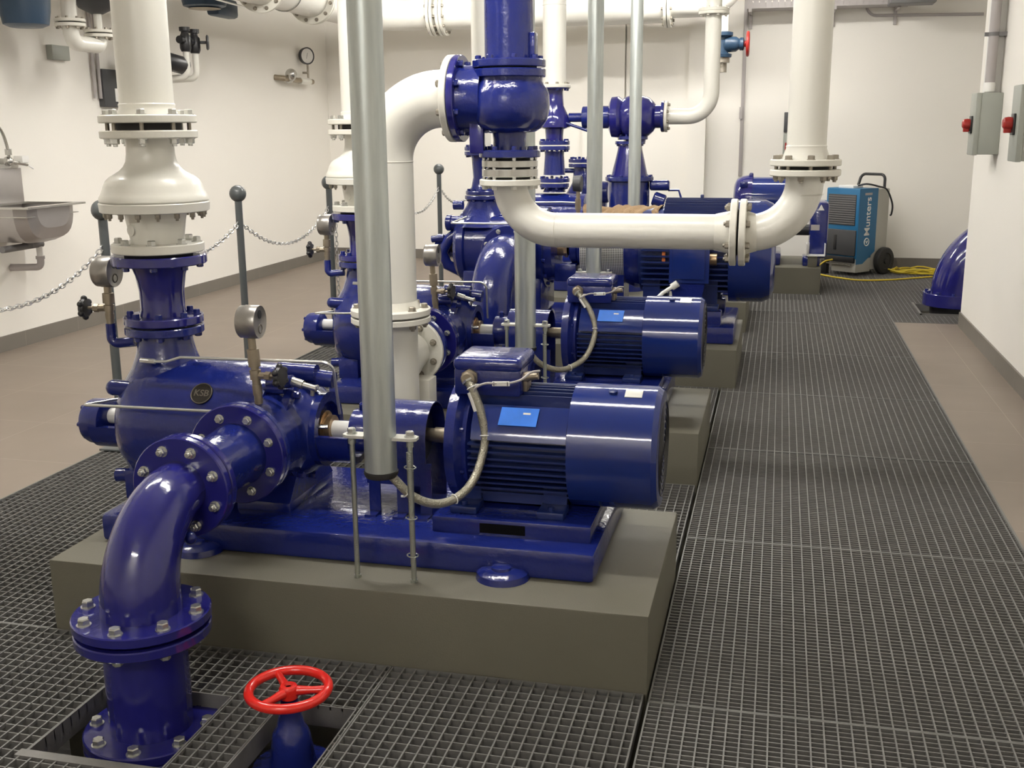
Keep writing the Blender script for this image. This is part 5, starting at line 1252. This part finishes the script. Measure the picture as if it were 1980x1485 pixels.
b = MB(); b.tube(spline([L(-.12, .12, .885), L(-.04, .16, .90), L(.02, .26, .875), L(.03, .38, .84), L(.045, .46, .70), L(.03, .48, .60), L(.02, .47, .58)], 6), .009, 8); obj('power_cord', b, M['black'], t)
sd_r = Rz @ V(0, 0, 0) ; up_s = Rz @ V(0, 1, 0)
text_obj('lettering', 'Munters', .114, M['plastic'], t, L(.0036, .145, .585), Z_, -(Rz @ V(0, 1, 0)), .0008)
c_ = L(.0036, .145, .335); b = MB(); b.ring(c_, Rz @ X_, .036, .0055, 32, 6); e1, e2 = Z_, -(Rz @ Y_)
b.tube([c_+e1*.014-e2*.012, c_+e1*-.014, c_+e1*.014+e2*.012] if 0 else [c_+V(0, 0, .012)+e2*.014, c_-V(0, 0, .014), c_+V(0, 0, .012)-e2*.014], .005, 6); obj('emblem', b, M['plastic'], t)
b = MB(); q0 = L(.0034, .08, .795); b.prism([q0, q0+(Rz @ Y_)*.11, q0+(Rz @ Y_)*.11+Z_*.022, q0+Z_*.022], (Rz @ X_)*.001); obj('model_strip', b, M['pvc'], t)
# yellow cable
pts = [L(-.27, -.01, .15), L(-.36, -.03, .12), L(-.40, -.10, .04), L(-.30, -.16, .008)]
pts += [V(.75, 10.98, .008), V(1.05, 11.03, .008), V(1.3, 11.2, .008), V(1.5, 11.35, .008)]
b = MB(); b.tube(spline(pts, 8), .008, 8); single('extension_cable', b, M['yellow'], 'yellow cable running along the floor in front of the dehumidifier', 'cable', V(.8, 11.0, 0))
b = MB(); random.seed(11); loop = []
for k in range(150):
    a = k*.21; rx = .27+.05*math.sin(k*.37)+.03*random.random(); ry = .13+.03*math.cos(k*.53)
    loop.append(V(1.42+rx*math.cos(a)+.03*math.sin(k*.11), 11.62+ry*math.sin(a), .012+.055*(k/150)*(.6+.4*math.sin(k*.9))))
b.tube(loop, .008, 6); single('cable_coil', b, M['yellow'], 'loosely coiled yellow cable on the floor, right of the dehumidifier wheels', 'cable', V(1.42, 11.62, 0))
# small red thing seen between the two motors
p = at(1090, 690, 4.55); b = MB(); b.lathe([(0, .03), (.012, .03), (.05, .012), (.055, .006)], V(p.x, 4.72, .305), Z_, 16); single('red_cap', b, M['red'], 'small red plastic cap on the second base frame, between the two motors', 'cap', (p.x, 4.72, .305))

# ================================================================== LIGHT
LP = 108.0
M['tube'] = emission('fluorescent_tube', (1.0, .968, .915), LP)
lamps = [(-1.15, -1.3), (-1.15, 3.25), (-1.0, 6.8), (-.55, 10.4), (-2.95, 3.6), (-2.95, 6.8), (-2.95, 10.0)]
names = ['above and behind the camera', 'over the nearest pump', 'over the third pump', 'near the back wall', 'over the left floor', 'over the chain posts', 'near the far left corner']
for (x, y), nm in zip(lamps, names):
    t = thing('ceiling_light', 'linear ceiling light '+nm, 'ceiling light', (x, y, 2.98), 'linear ceiling lights')
    b = MB(); b.box(x-.78, x+.78, y-.07, y+.07, 3.02, 3.08, .004); b.box(x-.5, x-.48, y-.01, y+.01, 3.08, ZC); b.box(x+.48, x+.5, y-.01, y+.01, 3.08, ZC); obj('housing', b, M['trough'], t)
    b = MB(); b.box(x-.75, x+.75, y-.045, y+.045, 2.985, 3.02, .004); obj('diffuser', b, M['tube'], t)
w = bpy.data.worlds.new('world'); sc.world = w; w.use_nodes = True; w.node_tree.nodes['Background'].inputs[0].default_value = (.02, .02, .02, 1)

sc.view_settings.view_transform = 'Standard'; sc.view_settings.look = 'None'; sc.view_settings.exposure = 0; sc.view_settings.gamma = 1; sc.view_settings.use_curve_mapping = False
